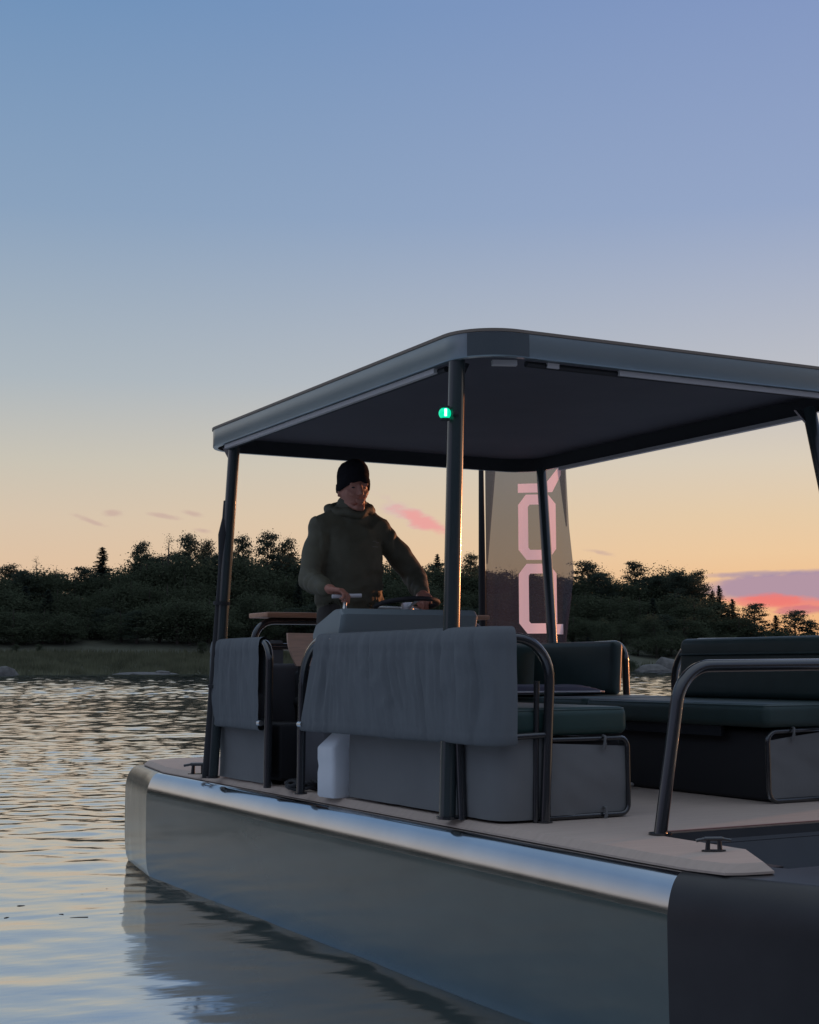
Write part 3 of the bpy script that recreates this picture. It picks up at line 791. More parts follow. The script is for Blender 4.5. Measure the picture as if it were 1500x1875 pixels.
rail_front(); rail_front(mir); rail_rear(); rail_rear(mir)
path = fillet([(.44,-.63,0), (.56,-.63,.638), (XM-.56,-.63,.645), (XM-.44,-.63,0)], [.17,.17], 12)
br = MB().tube(path, [.0255]*len(path), 16).build('bow_rail', M['tube'], boat)
[MB().tube([(q,-.63,.001),(q,-.63,.008)], .045, 16).build('foot_plate', M['tube'], br) for q in (.44, XM-.44)]

# cloth covers drawn over the rails
def cover(path, ztop, zbot, seed, skew0=0, skew1=0, side=1, name='backrest_cover', amp=1.0):
    pts = [Vector((*p, 0)) for p in path]
    Ls = [0]
    for a, b in zip(pts, pts[1:]): Ls.append(Ls[-1] + (b-a).length)
    def at(s):
        s = max(0, min(Ls[-1], s))
        for i in range(len(pts)-1):
            if s <= Ls[i+1]: break
        t = (s-Ls[i])/(Ls[i+1]-Ls[i]); d = (pts[i+1]-pts[i]).normalized()
        # smooth normal
        dn = (pts[min(i+2, len(pts)-1)] - pts[max(i-1, 0)]).normalized()
        return pts[i].lerp(pts[i+1], t), Vector((-dn.y, dn.x, 0))*side
    H = ztop - zbot
    sec = []   # outward offset, z along the cloth: inner hem, over the top, outside, under the lower bar, inside hem
    sec += [(-.030, ztop-.30), (-.029, ztop-.18), (-.027, ztop-.06)]
    for k in range(7):
        a = math.pi*(1 - k/6); sec.append((.031*math.cos(a), ztop - .02 + .030*math.sin(a)))
    for k in range(1, 22): sec.append((.030 + .003*math.sin(math.pi*k/22) + .003*k/22 + (.004 if k <= 3 else 0), ztop - .02 - (H-.04)*k/22))
    sec += [(.036, zbot+.008), (.024, zbot-.004), (.004, zbot-.006), (-.012, zbot+.01), (-.016, zbot+.06)]
    n2 = len(sec); nu = max(40, int(Ls[-1]/.011))
    vs = []
    for i in range(nu+1):
        u = i/nu
        for j, (off, z) in enumerate(sec):
            zz = max(0, min(1, (ztop - z)/H))
            s = Ls[-1]*u
            if j > 2: s += (1-2*u)*0 + (skew0*(zz)*(1-u) + skew1*zz*u)
            p, nn = at(s)
            extra = p + (pts[0]-pts[1]).normalized()*max(0, -s) if s < 0 else p
            ww = 0
            if 3 < j < n2-3:
                q = s + .10*zz*math.sin(seed + s*3)            # folds lean a little
                rdg = lambda x_, y_, o_: .5 - abs(nz((x_, y_, seed), 1, o_))*1.6
                q2 = q + .05*nz((s*2.2, zz*1.5, seed), 1)
                ww = .006*nz((q2*7, zz*.8, seed), 1) + .017*rdg(q2*13, zz*.9, 5)*(.5+.5*nz((s*3, zz*2, 4), 1)) + .010*rdg(q2*30, zz*1.3, 9) + .006*rdg(q2*62, zz*2.2, 14)*(math.exp(-((zz-.22)/.10)**2) + math.exp(-((zz-.93)/.10)**2))
                ww += .016*max(0, rdg(q*5 + zz*3.2, zz*1.2 - q*2, 3))*max(0, nz((s*2.5, zz*2, 12), 1)+.15)
                edge = math.exp(-((zz-.175)/.018)**2)*-.005 + math.exp(-((zz-.93)/.04)**2)*-.003
                ww = ww*(.35 + 1.1*math.sin(math.pi*min(1, zz*.95+.05))) + edge + .006*max(0,zz-.8)*nz((q*30,1,seed),1)*5
                ww = max(ww*amp*min(1, .25 + u*12, .25 + (1-u)*12), -.020)
            q = extra + nn*(off + ww)
            zoff = 0
            if j > 20: zoff = .004*nz((s*5, 2, seed), 1) + .0015*nz((s*22, 3, seed), 1)
            vs.append((q.x, q.y, z + zoff))
    fs = [(i*n2+j, (i+1)*n2+j, (i+1)*n2+j+1, i*n2+j+1) for i in range(nu) for j in range(n2-1)]
    return MB().add(vs, fs)
front_path = [tuple(p[:2]) for p in fillet([(.012,1.50,0), (.03,.10,0), (.07,-.06,0), (.145,-.06,0)], [.10,.07], 8)]
c1 = cover(front_path, .795, .325, 2.3, skew0=-.19, side=-1, amp=1.25).build('backrest_cover', M['canvas2'], boat, 180)
rear_path = [tuple(p[:2]) for p in fillet([(.014,2.245,0), (.03,3.02,0), (.20,3.235,0), (.55,3.25,0)], [.15,.1], 8)]
c2 = cover(rear_path, .795, .305, 8.1, side=1, amp=1.1)
c2.build('backrest_cover', M['canvas2'], boat, 180)

# benches: seat base in tied canvas, cushion
def canvas_box(path, z0, z1, seed, m_, name='canvas_panel', topcut=None):
    pts = [Vector(p) for p in path]; Ls = [0]
    for a, b in zip(pts, pts[1:]): Ls.append(Ls[-1] + (b-a).length)
    nu, nv = max(24, int(Ls[-1]/.02)), 12; vs = []
    for i in range(nu+1):
        s = Ls[-1]*i/nu
        for k in range(len(pts)-1):
            if s <= Ls[k+1]+1e-9: break
        p = pts[k].lerp(pts[k+1], (s-Ls[k])/(Ls[k+1]-Ls[k])); dn = (pts[min(k+2, len(pts)-1)]-pts[max(k-1, 0)]).normalized()
        nn = Vector((dn.y, -dn.x))
        zt = z1 - (topcut(s/Ls[-1]) if topcut else 0)
        for j in range(nv+1):
            v = j/nv
            ww = .012*nz((s*3.1, v*1.6, seed), 1) + .005*nz((s*11 + v*4, v*3, seed+4), 1)
            vs.append((*(p + nn*ww), z0 + (zt-z0)*v))
    return MB().add(vs, [(i*(nv+1)+j, (i+1)*(nv+1)+j, (i+1)*(nv+1)+j+1, i*(nv+1)+j+1) for i in range(nu) for j in range(nv)])

def bench_frame(x0, x1, y, z0, z1, parent, r=.011):
    MB().tube(fillet([(x0,y,z0), (x1,y,z0), (x1,y,z1), (x0,y,z1)], [.04,.04], 6), r, 10).build('seat_frame', M['tube'], parent)
def lashing(x, y, z, parent):
    mb = MB(); mb.tube([(x-.004,y-.006,z-.045), (x,y-.016,z-.01), (x+.003,y-.014,z+.012), (x+.008,y+.01,z+.016)], .006, 6); mb.tube([(x+.008,y-.006,z-.04), (x+.003,y-.017,z-.015)], .005, 6)
    mb.build('lashing', M['canvas'], parent)
# starboard bench
bs = MB().rbox((.125,.005,.045), (.735,1.15,.33), .02).build('bench', M['black'], boat)
cpath = [tuple(p[:2]) for p in fillet([(.085,1.34,0), (.095,-.025,0), (.335,-.03,0)], [.09], 8)]
canvas_box(cpath, .012, .345, 1.1, None).build('canvas_panel', M['canvas'], bs, 180)
canvas_box([(.345,-.028), (.762,-.005)], .022, .332, 3.7, None, topcut=lambda u: .012 + .022*u).build('canvas_panel', M['canvas'], bs, 180)
canvas_box([(.762,-.005), (.758,.5)], .022, .312, 5.2, None).build('canvas_panel', M['canvas'], bs, 180)
bench_frame(.30, .755, -.012, .014, .334, bs); lashing(.62,-.02,.33,bs); lashing(.62,-.02,.03,bs)
MB().rbox((.115,-.03,.350), (.752,1.14,.468), .035, 5).build('seat_cushion', M['teal'], boat, 60)
# starboard rear panel
br_ = MB().rbox((.12,2.28,.02), (.6,3.05,.33), .02).build('bench', M['black'], boat)
canvas_box([(.058,3.02), (.062,2.24)], .006, .33, 6.3, None).build('canvas_panel', M['canvas'], br_, 180)
# locker seen through the side gate
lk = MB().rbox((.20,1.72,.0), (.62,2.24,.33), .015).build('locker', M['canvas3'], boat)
# port bench
bp = MB().rbox((1.69,.12,.002), (2.27,3.0,.335), .02).build('bench', M['black'], boat)
canvas_box([(1.625,.085), (2.30,.10)], .025, .345, 9.4, None, topcut=lambda u: .055*(1-u)**1.3).build('canvas_panel', M['canvas'], bp, 180)
mb = MB(); mb.tube(fillet([(2.3,.10,.013), (1.635,.09,.013), (1.635,.09,.33), (2.3,.105,.345)], [.05,.05], 6), .012, 10); mb.build('seat_frame', M['tube'], bp)
lashing(1.78,.085,.335,bp)
MB().rbox((1.60,.06,.350), (2.28,1.50,.462), .035, 5).build('seat_cushion', M['navy'], bp, 60)
MB().rbox((1.60,1.512,.350), (2.28,3.02,.466), .035, 5).build('seat_cushion', M['teal'], bp, 60)
MB().box((1.64,.42,.30), (1.66,3.0,.349)).build('seat_rail', M['tube'], bp)
M['piping'] = mat('teal_piping', (.05, .085, .082, 1), .4)
cush = [o for q in (bs, bp, boat) for o in q.children if o.name.startswith('seat_cushion')]
for o_ in cush:
    cs_ = [v.co for v in o_.data.vertices]; x0, x1, y0, y1, z1 = min(c.x for c in cs_)+.009, max(c.x for c in cs_)-.009, min(c.y for c in cs_)+.009, max(c.y for c in cs_)-.009, max(c.z for c in cs_)-.010
    MB().tube(fillet([((x0+x1)/2,y0,z1),(x0,y0,z1),(x0,y1,z1),(x1,y1,z1),(x1,y0,z1),((x0+x1)/2,y0,z1)], .03, 5), .0042, 7).build('piping', M['piping'], o_)
# port backrests, seen from inside
def backrest(y0, y1, m_, lean=.06):
    bm = bmesh.new(); bmesh.ops.create_cube(bm, size=1, matrix=Matrix.Translation((2.27,(y0+y1)/2,.625)) @ Matrix.Diagonal((.09, y1-y0, .33, 1)))
    bmesh.ops.bevel(bm, geom=bm.edges[:], offset=.038, segments=5, affect='EDGES', profile=.5)
    bmesh.ops.subdivide_edges(bm, edges=[e for e in bm.edges if e.calc_length() > .2], cuts=6, use_grid_fill=True)
    for v in bm.verts:
        v.co.x += (v.co.z - .62)*lean + .006*nz(v.co, 6, 3)
    return MB().bm(bm).build('backrest', m_, boat, 70)
backrest(2.10, 2.98, M['navy']); b2 = backrest(.02, 1.47, M['navy'])
MB().rbox((1.05,3.04,.46), (2.34,3.12,.79), .035, 5).build('backrest', M['teal'], boat, 70)
MB().tube([(2.222,1.45,.70),(2.222,.05,.70)], .006, 8).build('piping', M['navy'], b2)
mb = MB(); mb.rbox((2.24,1.44,.475), (2.27,1.475,.525), .006); mb.build('clip', mat('orange_clip', (.65,.33,.2,1), .5), boat)
# aft wooden counter with its hoop
ct = MB().rbox((.40,3.12,.945), (1.99,3.42,.975), .006, 2).build('counter_top', M['wood'], boat)
MB().tube(fillet([(.36,3.25,.0), (.37,3.25,.925), (2.02,3.25,.925), (2.03,3.25,.0)], [.13,.13], 8), .022, 14).build('counter_frame', M['tube'], ct)
MB().tube([(.80,3.22,.90), (.80,3.19,.90)], .012, 8).build('end_plug', M['steel'], ct)
# helm seat of bent plywood
bm = bmesh.new()
def shell(u, v):
    ax = (u - .5)*.56; z = .645 + .19*v; rr = .05
    s = 1 - .16*max(0, 1-v*1.4)**1.5
    return Vector((.585 + ax*s, 2.62 - .05*math.cos(u*math.pi*2)*.5 - .03*(1-v), z))
hs = MB(); g0 = MB().grid(shell, 20, 8); g1 = MB().grid(lambda u, v: shell(u, v) + Vector((0,.018,0)), 20, 8)
hs.add(g0.v, g0.f); hs.add(g1.v, g1.f)
ring = [i*9 for i in range(21)] + [20*9+j for j in range(1,9)] + [i*9+8 for i in range(19,-1,-1)] + [j for j in range(7,0,-1)]
k0 = len(g0.v); hs.f += [(ring[i], ring[(i+1)%len(ring)], ring[(i+1)%len(ring)]+k0, ring[i]+k0) for i in range(len(ring))]
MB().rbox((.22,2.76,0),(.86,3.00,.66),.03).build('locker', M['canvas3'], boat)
h_ = hs.build('helm_seat', M['plywood'], boat, 40)
mb = MB(); mb.tube([(.42,2.66,0),(.42,2.66,.66)], .02, 10); mb.tube([(.75,2.66,0),(.75,2.66,.66)], .02, 10); mb.rbox((.36,2.30,.40),(.82,2.66,.47),.03); mb.rbox((.40,2.64,0),(.80,2.72,.62),.02); mb.build('seat_base', M['black'], h_)

# helm console
cs_prof = [(1.37,.775), (1.335,.90), (1.36,.928), (1.42,.928), (1.66,.850), (1.70,.80), (1.70,.775)]
mb = MB(); n = len(cs_prof)
def csec(x, k): return [(x, 1.5 + (y-1.5)*k, .85 + (z-.85)*k) for y, z in cs_prof]
xs = [(.045,.90), (.055,.965), (.075,1), (.80,1), (.82,.965), (.83,.90)]
vs = [q for x, k in xs for q in csec(x, k)]
mb.add(vs, [(i*n+j, (i+1)*n+j, (i+1)*n+(j+1)%n, i*n+(j+1)%n) for i in range(len(xs)-1) for j in range(n)] + [tuple(range(n)), tuple((len(xs)-1)*n+j for j in range(n))])
cs = mb.build('console', M['console'], boat, 30)
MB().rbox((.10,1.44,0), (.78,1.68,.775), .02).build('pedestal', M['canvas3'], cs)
MB().box((.09,1.395,.765), (.79,1.68,.774)).build('painted_shadow', M['black'], cs)  # black slab painted in as the shadow line under the console
# steering wheel, leaning back towards the man
wc = Vector((.57,1.640,.965)); wn = Vector((0,.16,1)).normalized(); wu = Vector((1,0,0)); wv = wn.cross(wu)
ring = [wc + (wu*math.cos(2*math.pi*k/28) + wv*math.sin(2*math.pi*k/28))*.165 for k in range(28)]
sw = MB().tube(ring, .013, 10, closed=True).build('steering_wheel', M['black'], cs, 180)
mb = MB()
for k in range(3):
    a = 2*math.pi*k/3 + .5; mb.tube([wc - wn*.02, wc + (wu*math.cos(a) + wv*math.sin(a))*.16], .009, 8)
mb.tube([wc - wn*.03, wc + wn*.006], .035, 16); mb.tube([wc - wn*.14, wc - wn*.02], .02, 10); mb.build('spokes', M['steel'], sw)
# throttle
th = MB().rbox((.145,1.56,.868), (.215,1.68,.905), .01).build('throttle', M['black'], cs)
mb = MB(); mb.tube([(.20,1.63,.90),(.215,1.66,.95),(.235,1.685,1.003)], [.011,.010,.010], 10); mb.build('lever', M['steel'], th)
mb = MB(); mb.tube([(.165,1.705,1.004),(.318,1.672,1.010)], .0105, 12); mb.build('grip', M['pale'], th)

# cleats
def cleat(x, y, rz, s=1.0):
    q = Matrix.Rotation(rz, 3, 'Z'); P = lambda a, b, c_: Vector((x,y,0)) + q @ Vector((a*s,b*s,c_*s))
    o = MB().tube(fillet([P(-.085,0,.052), P(-.04,0,.060), P(.04,0,.060), P(.085,0,.052)], [.05,.05], 4), [.008*s]*2 + [.011*s]*8 + [.008*s]*2, 10).build('cleat', M['tube'], boat)
    for a in (-.03,.03): MB().tube([P(a,0,.004), P(a*.9,0,.056)], [.013*s,.010*s], 10).build('leg', M['tube'], o)
    pl = MB(); vs = [P(math.cos(k*math.pi/8)*.06, math.sin(k*math.pi/8)*.024, .001) for k in range(16)]; vt = [v + Vector((0,0,.005)) for v in vs]
    pl.add(vs+vt, [tuple(range(16))[::-1], tuple(range(16,32))] + [(k,(k+1)%16,(k+1)%16+16,k+16) for k in range(16)]); pl.build('base_plate', M['tube'], o)
cleat(.285,-1.125,R(-25), .72); cleat(.03,3.30,R(-24)); cleat(XM-.285,-1.125,R(25), .72); cleat(XM-.03,3.30,R(24))

# ------------------------------------------------------------------ things on the boat
jc = empty('jerrycan', (.018,1.385,DECK+.001)); jc.rotation_euler = (0,0,R(4))
tag(jc, 'white plastic jerrycan with a sloped shoulder standing at the deck edge', 'canister')
def jsec(z, x0, x1, y0, y1, r=.02): return [(x, y, z) for x, y in rrect(x0, y0, x1, y1, r, 4)]
rows = [jsec(0,.006,.134,.006,.164,.02), jsec(.01,0,.14,0,.17,.022), jsec(.12,0,.14,0,.17,.022), jsec(.15,.004,.136,.004,.166,.022), jsec(.185,0,.14,0,.17,.022), jsec(.238,0,.14,0,.17,.022), jsec(.248,.004,.138,.002,.166,.02), jsec(.315,.060,.136,.006,.12,.018), jsec(.355,.060,.134,.008,.10,.018), jsec(.362,.068,.126,.016,.09,.016)]
n = len(rows[0]); mb = MB(); mb.add([q for r_ in rows for q in r_], [(i*n+j, i*n+(j+1)%n, (i+1)*n+(j+1)%n, (i+1)*n+j) for i in range(len(rows)-1) for j in range(n)] + [tuple(range(n))[::-1], tuple((len(rows)-1)*n+j for j in range(n))])
mb.build('body', M['plastic'], jc, 40)
MB().tube([(.098,.05,.362),(.098,.05,.382)], .021, 14).build('cap', M['black'], jc)
MB().tube(fillet([(.098,.155,.27),(.098,.15,.345),(.098,.08,.352),(.098,.075,.35)], [.02,.02], 4), .009, 8).build('handle', M['plastic'], jc)

# cushion on the port seat with pale piping
pw = empty('throw_pillow', (1.78,2.22,DECK+.468)); tag(pw, 'dark purple seat pad with pale piping lying on the port bench', 'cushion')
mb = MB()
def pil(u, v, sgn):
    x, y = (u-.5)*2, (v-.5)*2; e = max(0, 1-abs(x)**4)*max(0, 1-abs(y)**4)
    return Vector((x*.34, y*.26, .012 + .012 + sgn*.035*e**.6 + .010*nz((x,y,sgn), 2)))
mb.grid(lambda u,v: pil(u,v,1), 20, 16); mb.grid(lambda u,v: pil(u,v,-.35), 20, 16); mb.build('cover', M['purple'], pw, 180)
pth = [Vector((x*.345, y*.265, .022 + (.02 if x > .9 else 0)*max(0,y))) for x, y in [(-1,-1),(-.5,-1),(0,-1),(.5,-1),(.9,-1),(1,-.8),(1,0),(1,.9),(.9,1),(0,1),(-1,1)]]
MB().tube(pth, .0055, 8, closed=True).build('piping', M['pale'], pw)
pw.rotation_euler = (0,0,R(-24))

# pale rope end lying in the dark under the bench
rp = MB(); pts = []
for k in range(40):
    t = k/39; pts.append((1.50 + .16*math.cos(t*9)*(.4+.6*t), .86 + .10*math.sin(t*9)*(.4+.6*t), .012 + .012*t))
rp.tube(pts, .008, 7); o = rp.build('rope_coil', M['rope'], smooth=180); o.location = (0.02,.3,DECK); tag(o, 'small pale rope coil on the deck in the shade of the port bench', 'rope')

# dark mooring line in the side gate
ml = MB(); pts = []
for k in range(70):
    t = k/69; r_ = .085 + .03*math.sin(k*.9); pts.append((r_*math.cos(t*25)*.8, r_*1.3*math.sin(t*25), .010 + .035*t + .008*math.sin(k*1.7)))
ml.tube(pts, .009, 7); o = ml.build('mooring_line', M['black'], smooth=180); o.location = (.11,1.93,DECK); tag(o, 'coiled black mooring line on the deck in the open side gate', 'rope')
# leaves and a twig drifting on the water
LV = MB(); vs = [(0,-.026,0),(.010,-.008,.003),(.009,.010,.002),(0,.028,.004),(-.010,.010,.004),(-.011,-.008,.002)]
LV.add([(x,y,z) for x,y,z in vs] + [(x,y,z+.002) for x,y,z in vs], [(5,4,3,2,1,0),(6,7,8,9,10,11)] + [(i,(i+1)%6,(i+1)%6+6,i+6) for i in range(6)])
lf0 = None
for k, (x, y, sc_) in enumerate(((40,1657,1.5),(13,1678,1.2),(112,1673,1.2),(221,1672,.9),(196,1627,.8),(153,1637,.7))):
    d = fw + r2*((x-750)/FPX) - u2*((y-937.5)/FPX); q = CAM + d*(-CAM.z/d.z); sc_ *= .7
    if lf0 is None: o = lf0 = LV.build('floating_leaf', M['bark'], smooth=0)
    else: o = lf0.copy(); COL.objects.link(o)
    o.location = (q.x, q.y, float(water_height(np.array([[q.x]]), np.array([[q.y]]))[0,0]) - .0025); o.rotation_euler = (0,0,k*1.3+.9); o.scale = (sc_,)*3
    tag(o, 'tiny dark leaf floating on the water left of the hull', 'leaf', 'leaves floating beside the boat')
d = fw + r2*((144-750)/FPX) - u2*((1679-937.5)/FPX); q = CAM + d*(-CAM.z/d.z)
o = MB().tube([(-.045,.0,0),(0,.006,.002),(.05,0,.003)], .003, 6).build('floating_twig', M['bark']); o.location = (q.x, q.y, float(water_height(np.array([[q.x]]), np.array([[q.y]]))[0,0]) - .002); o.rotation_euler = (0,0,R(-22)); tag(o, 'short dark twig floating among the leaves left of the hull', 'twig')

# ------------------------------------------------------------------ flag behind the boat
fl = empty('feather_flag', (2.20,3.56,DECK)); tag(fl, 'grey mauve feather flag with pink outlined lettering on the port stern', 'flag')
MB().tube([(0,0,0), (.0,0,1.2), (.0,0,2.45)], [.026,.026,.014], 12).build('pole', M['black'], fl)
fd = Vector((.78,-.62,0)).normalized(); fn = Vector((fd.y,-fd.x,0))
FW = .64
def fwid(z): 
    k = [(.62,.52),(.9,.56),(1.28,.605),(1.6,.58),(2.0,.57),(2.3,.55),(2.45,.15)]
    for (a, wa), (b, wb) in zip(k, k[1:]):
        if a <= z <= b: return wa + (wb-wa)*(z-a)/(b-a)
    return .1
def fpt(s, z, lift=0.0):
    """point on the cloth: s metres from the pole"""
    f_ = s/.7
    wv = .030*math.sin(s*9 + z*1.3)*f_ + .018*math.sin(s*22 - z*2.6) *f_ + .012*nz((s*4, z*1.5, 1), 1) + .010*max(0, 1 - abs(s - .055 - (z-1.2)*.045)/.03) + .012*max(0, 1 - abs(s - .17 + (z-.8)*.04)/.035)*max(0, 1.25 - z)*1.6
    if s > .53: wv += (s-.53)*1.1*math.sin(z*3.2 + .6)
    return fd*(s + .028) + fn*(wv + lift) + Vector((0,0,z))
mb = MB(); NU, NV = 36, 70
mb.grid(lambda u, v: fpt(u*fwid(.62+1.83*v), .62+1.83*v), NU, NV); cl = mb.build('cloth', M['flag'], fl, 180, fix=False)
def fold(a0, a1, b0, b1, z0, z1):       # the cloth doubled over on itself
    m_ = MB(); m_.grid(lambda u, v: fpt((a0 + (a1-a0)*u)*(1-v) + (b0 + (b1-b0)*u)*v, z0 + (z1-z0)*v, -.012 - .008*math.sin(u*3.1)), 8, 24)
    m_.build('cloth_fold', M['flag'], cl, 180, fix=False)
fold(.0, .012, .0, .105, 1.35, 2.36); fold(.558, .566, .47, .56, 1.60, 2.36); fold(.47, .53, .575, .59, .66, 1.14)
uvl = cl.data.uv_layers.new(name='UVMap')
for lp in cl.data.loops:
    i, j = divmod(lp.vertex_index, NV + 1); z = .62 + 1.83*j/NV; uvl.data[lp.index].uv = (i/NU*fwid(z), z)
# printed lettering, turned on its side: two ringed capitals, a bar with a diagonal above them
def octa(x0, x1, z0, z1, c_): return [(x0+c_,z0),(x1-c_,z0),(x1,z0+c_*1.3),(x1,z1-c_*1.3),(x1-c_,z1),(x0+c_,z1),(x0,z1-c_*1.3),(x0,z0+c_*1.3)]
LX0, LX1 = .228, .490
flag_print(M['flag'], [
    (octa(LX0,LX1,1.372,1.828,.055), octa(LX0+.068,LX1-.068,1.442,1.758,.012)),
    (octa(LX0,LX1,.862,1.345,.055), octa(LX0+.068,LX1-.068,.932,1.277,.012)),
    ([(LX1-.01,.855),(LX1+.04,.855),(LX1+.04,.925),(LX1-.01,.925)], None),
    ([(LX0,1.842),(LX0+.20,1.842),(LX0+.20,1.905),(LX0,1.905)], None),
    ([(LX0+.14,1.842),(LX0+.24,1.842),(LX1+.04,1.955),(LX1+.04,2.03)], None)], (.92,.78,.81,1))

# ------------------------------------------------------------------ the man at the helm
man = empty('person', (.43,2.03,DECK)); tag(man, 'man in olive hooded jacket and black knit cap steering at the console', 'person')
# local frame: x to port, -y towards the bow; heights from the deck
body = MB()
HX, HY, HZ = -.005, -.045, 1.60      # head centre
hy = R(-4)                          # face turned towards the viewpoint
HR = Matrix.Rotation(hy, 3, 'Z')
def hd(x, y, z): return tuple(Vector((HX,HY,HZ)) + HR @ Vector((x,y,z)))
def headpts():
    m_ = MB(); nu, nv = 40, 30
    vs = []
    for j in range(nv+1):
        th = math.pi*j/nv
        for i in range(nu):
            ph = 2*math.pi*i/nu
            x, y, z = math.sin(th)*math.cos(ph), math.sin(th)*math.sin(ph), math.cos(th)
            X_, Y_, Z_ = x*.076, y*.097, z*.125
            if Z_ < 0:
                t = -Z_/.125
                X_ *= 1 - .36*t*t; 
                if y > 0: Y_ *= 1 - .45*t
                else: Y_ *= 1 - .10*t
            vs.append(hd(X_, Y_, Z_))
    fs = [(j*nu+i, (j+1)*nu+i, (j+1)*nu+(i+1)%nu, j*nu+(i+1)%nu) for j in range(nv) for i in range(nu)]
    return m_.add(vs, fs)
hp = headpts(); body.add(hp.v, hp.f)
body.cap(hd(0,-.098,.018), hd(0,-.116,-.026), .010, .015, 10)           # nose
body.cap(hd(-.014,-.104,-.032), hd(.014,-.104,-.032), .008, .008, 8)
body.cap(hd(-.042,-.078,.030), hd(.042,-.078,.030), .014, .014, 10)      # brow
body.cap(hd(-.048,-.058,-.015), hd(-.030,-.070,-.030), .020, .020, 10)     # cheekbones
body.cap(hd(.030,-.070,-.030), hd(.048,-.058,-.015), .020, .020, 10)
body.cap(hd(-.022,-.096,-.060), hd(.022,-.096,-.060), .007, .007, 8)     # lips
body.cap(hd(-.016,-.094,-.072), hd(.016,-.094,-.072), .008, .008, 8)
body.cap(hd(-.012,-.090,-.104), hd(.012,-.090,-.104), .018, .018, 10)    # chin
body.cap(hd(-.050,-.02,-.070), hd(-.022,-.075,-.103), .014, .014, 8)
body.cap(hd(.050,-.02,-.070), hd(.022,-.075,-.103), .014, .014, 8)
for s in (-1, 1): body.cap(hd(s*.077,.008,.012), hd(s*.080,.012,-.030), .012, .009, 8)   # ears
body.cap((0,-.005,1.50), (-.002,-.02,1.56), .058, .055)
body.cap((0,.0,1.44), (0,-.005,1.52), .075, .058)
body.cap((0,.012,.98), (0,.012,1.36), (.130,.08), (.135,.075))
SH = {-1: Vector((-.192,.0,1.385)), 1: Vector((.205,.01,1.385))}
EL = {-1: Vector((-.248,-.03,1.105)), 1: Vector((.405,.01,1.140))}
WR = {-1: Vector((-.275,-.265,1.045)), 1: Vector((.315,-.245,1.030))}
for s in (-1, 1):
    body.cap((s*.10,0,1.39), SH[s]*.9 + Vector((0,0,.132)), .05, .045); body.cap(SH[s], EL[s], .043, .038); body.cap(EL[s], WR[s], .042, .029)
    body.cap((s*.085,.01,.95), (s*.11,.0,.50), .085, .058); body.cap((s*.11,.0,.50), (s*.12,.03,.09), .056, .040); body.cap((s*.12,.05,.045), (s*.135,-.12,.03), (.042,.04), (.04,.026))
# hands: palm, four fingers of different length closed round what they hold, thumb from the side of the palm
def hand(wr, fwd, acr, dn, s):
    """fwd: wrist to knuckles, acr: towards the little finger, dn: closing direction"""
    fwd, acr, dn = Vector(fwd).normalized(), Vector(acr).normalized(), Vector(dn).normalized()
    wr = Vector(wr)
    body.cap(wr - fwd*.02, wr + fwd*.02, .027, .027, 12)
    for k in range(4):
        o = (k-1.4)*.0205; kn = wr + fwd*(.088 - .006*abs(k-1.2)) + acr*o
        body.cap(wr + fwd*.012 + acr*o*.7, kn, .0145, .0125, 10)
        ln = (.040,.046,.043,.033)[k]; r_ = (.0092,.0096,.0092,.0080)[k]
        p1 = kn + (fwd*.75 + dn*.66).normalized()*ln; p2 = p1 + (dn*1.0 - fwd*.35).normalized()*ln*.68; p3 = p2 + (-fwd*.95 + dn*.1).normalized()*ln*.5
        body.cap(kn, p1, r_*1.08, r_, 10); body.cap(p1, p2, r_, r_*.94, 10); body.cap(p2, p3, r_*.94, r_*.82, 10)
    tb = wr + fwd*.025 - acr*.026; t1 = tb + (fwd*.6 - acr*.45 + dn*.55).normalized()*.042; t2 = t1 + (fwd*.55 + acr*.35 + dn*.65).normalized()*.034
    body.cap(wr - acr*.012, tb, .018, .015, 10); body.cap(tb, t1, .0135, .0112, 10); body.cap(t1, t2, .0112, .0092, 10)
hand(WR[-1] + Vector((.004,-.012,0)), (.55,-.62,-.10), (-.6,-.72,0.0), (.15,-.1,-1), -1)
hand(WR[1] + Vector((-.006,-.014,-.002)), (-.35,-.80,-.22), (.92,-.36,0), (-.05,-.2,-1), 1)
bo = body.build('body', M['skin'], man, 180)
evaluated(bo, [('REMESH', dict(mode='VOXEL', voxel_size=.0052)), ('SMOOTH', dict(factor=.5, iterations=4))])
bo.data.polygons.foreach_set('use_smooth', [True]*len(bo.data.polygons))
# eyes
mb = MB()
for s in (-1, 1): mb.ell(hd(s*.030,-.079,.006), (.013,.012,.006), 12, 8)
mb.build('eyes', M['buff'], man, 180)

# jacket
jk = MB()
jk.cap((0,.012,.985), (0,.005,1.20), (.196,.138), (.192,.134), 28); jk.cap((0,.005,1.18), (0,.005,1.345), (.190,.132), (.178,.115), 28)
jk.cap((-.12,.005,1.385), (.12,.005,1.385), (.085,.085), (.085,.085), 20)
for s in (-1, 1):
    jk.cap((s*.05,.0,1.462), (s*.168,.003,1.394), .070, .078, 20); jk.cap(SH[s]+Vector((-s*.012,0,-.012)), SH[s].lerp(EL[s], .5), .068, .072, 20); jk.cap(SH[s].lerp(EL[s], .5), EL[s], .073, .067, 20)
    jk.cap(EL[s], EL[s].lerp(WR[s], .55), .067, .056, 20); jk.cap(EL[s].lerp(WR[s], .55), EL[s].lerp(WR[s], .95), .056, .043, 20)
jk.cap((0,-.01,1.455), (0,-.02,1.505), (.098,.092), (.086,.088), 24)      # collar
jo = jk.build('jacket', M['jacket'], man, 180)
evaluated(jo, [('REMESH', dict(mode='VOXEL', voxel_size=.009)), ('SMOOTH', dict(factor=.5, iterations=14))])
me = jo.data
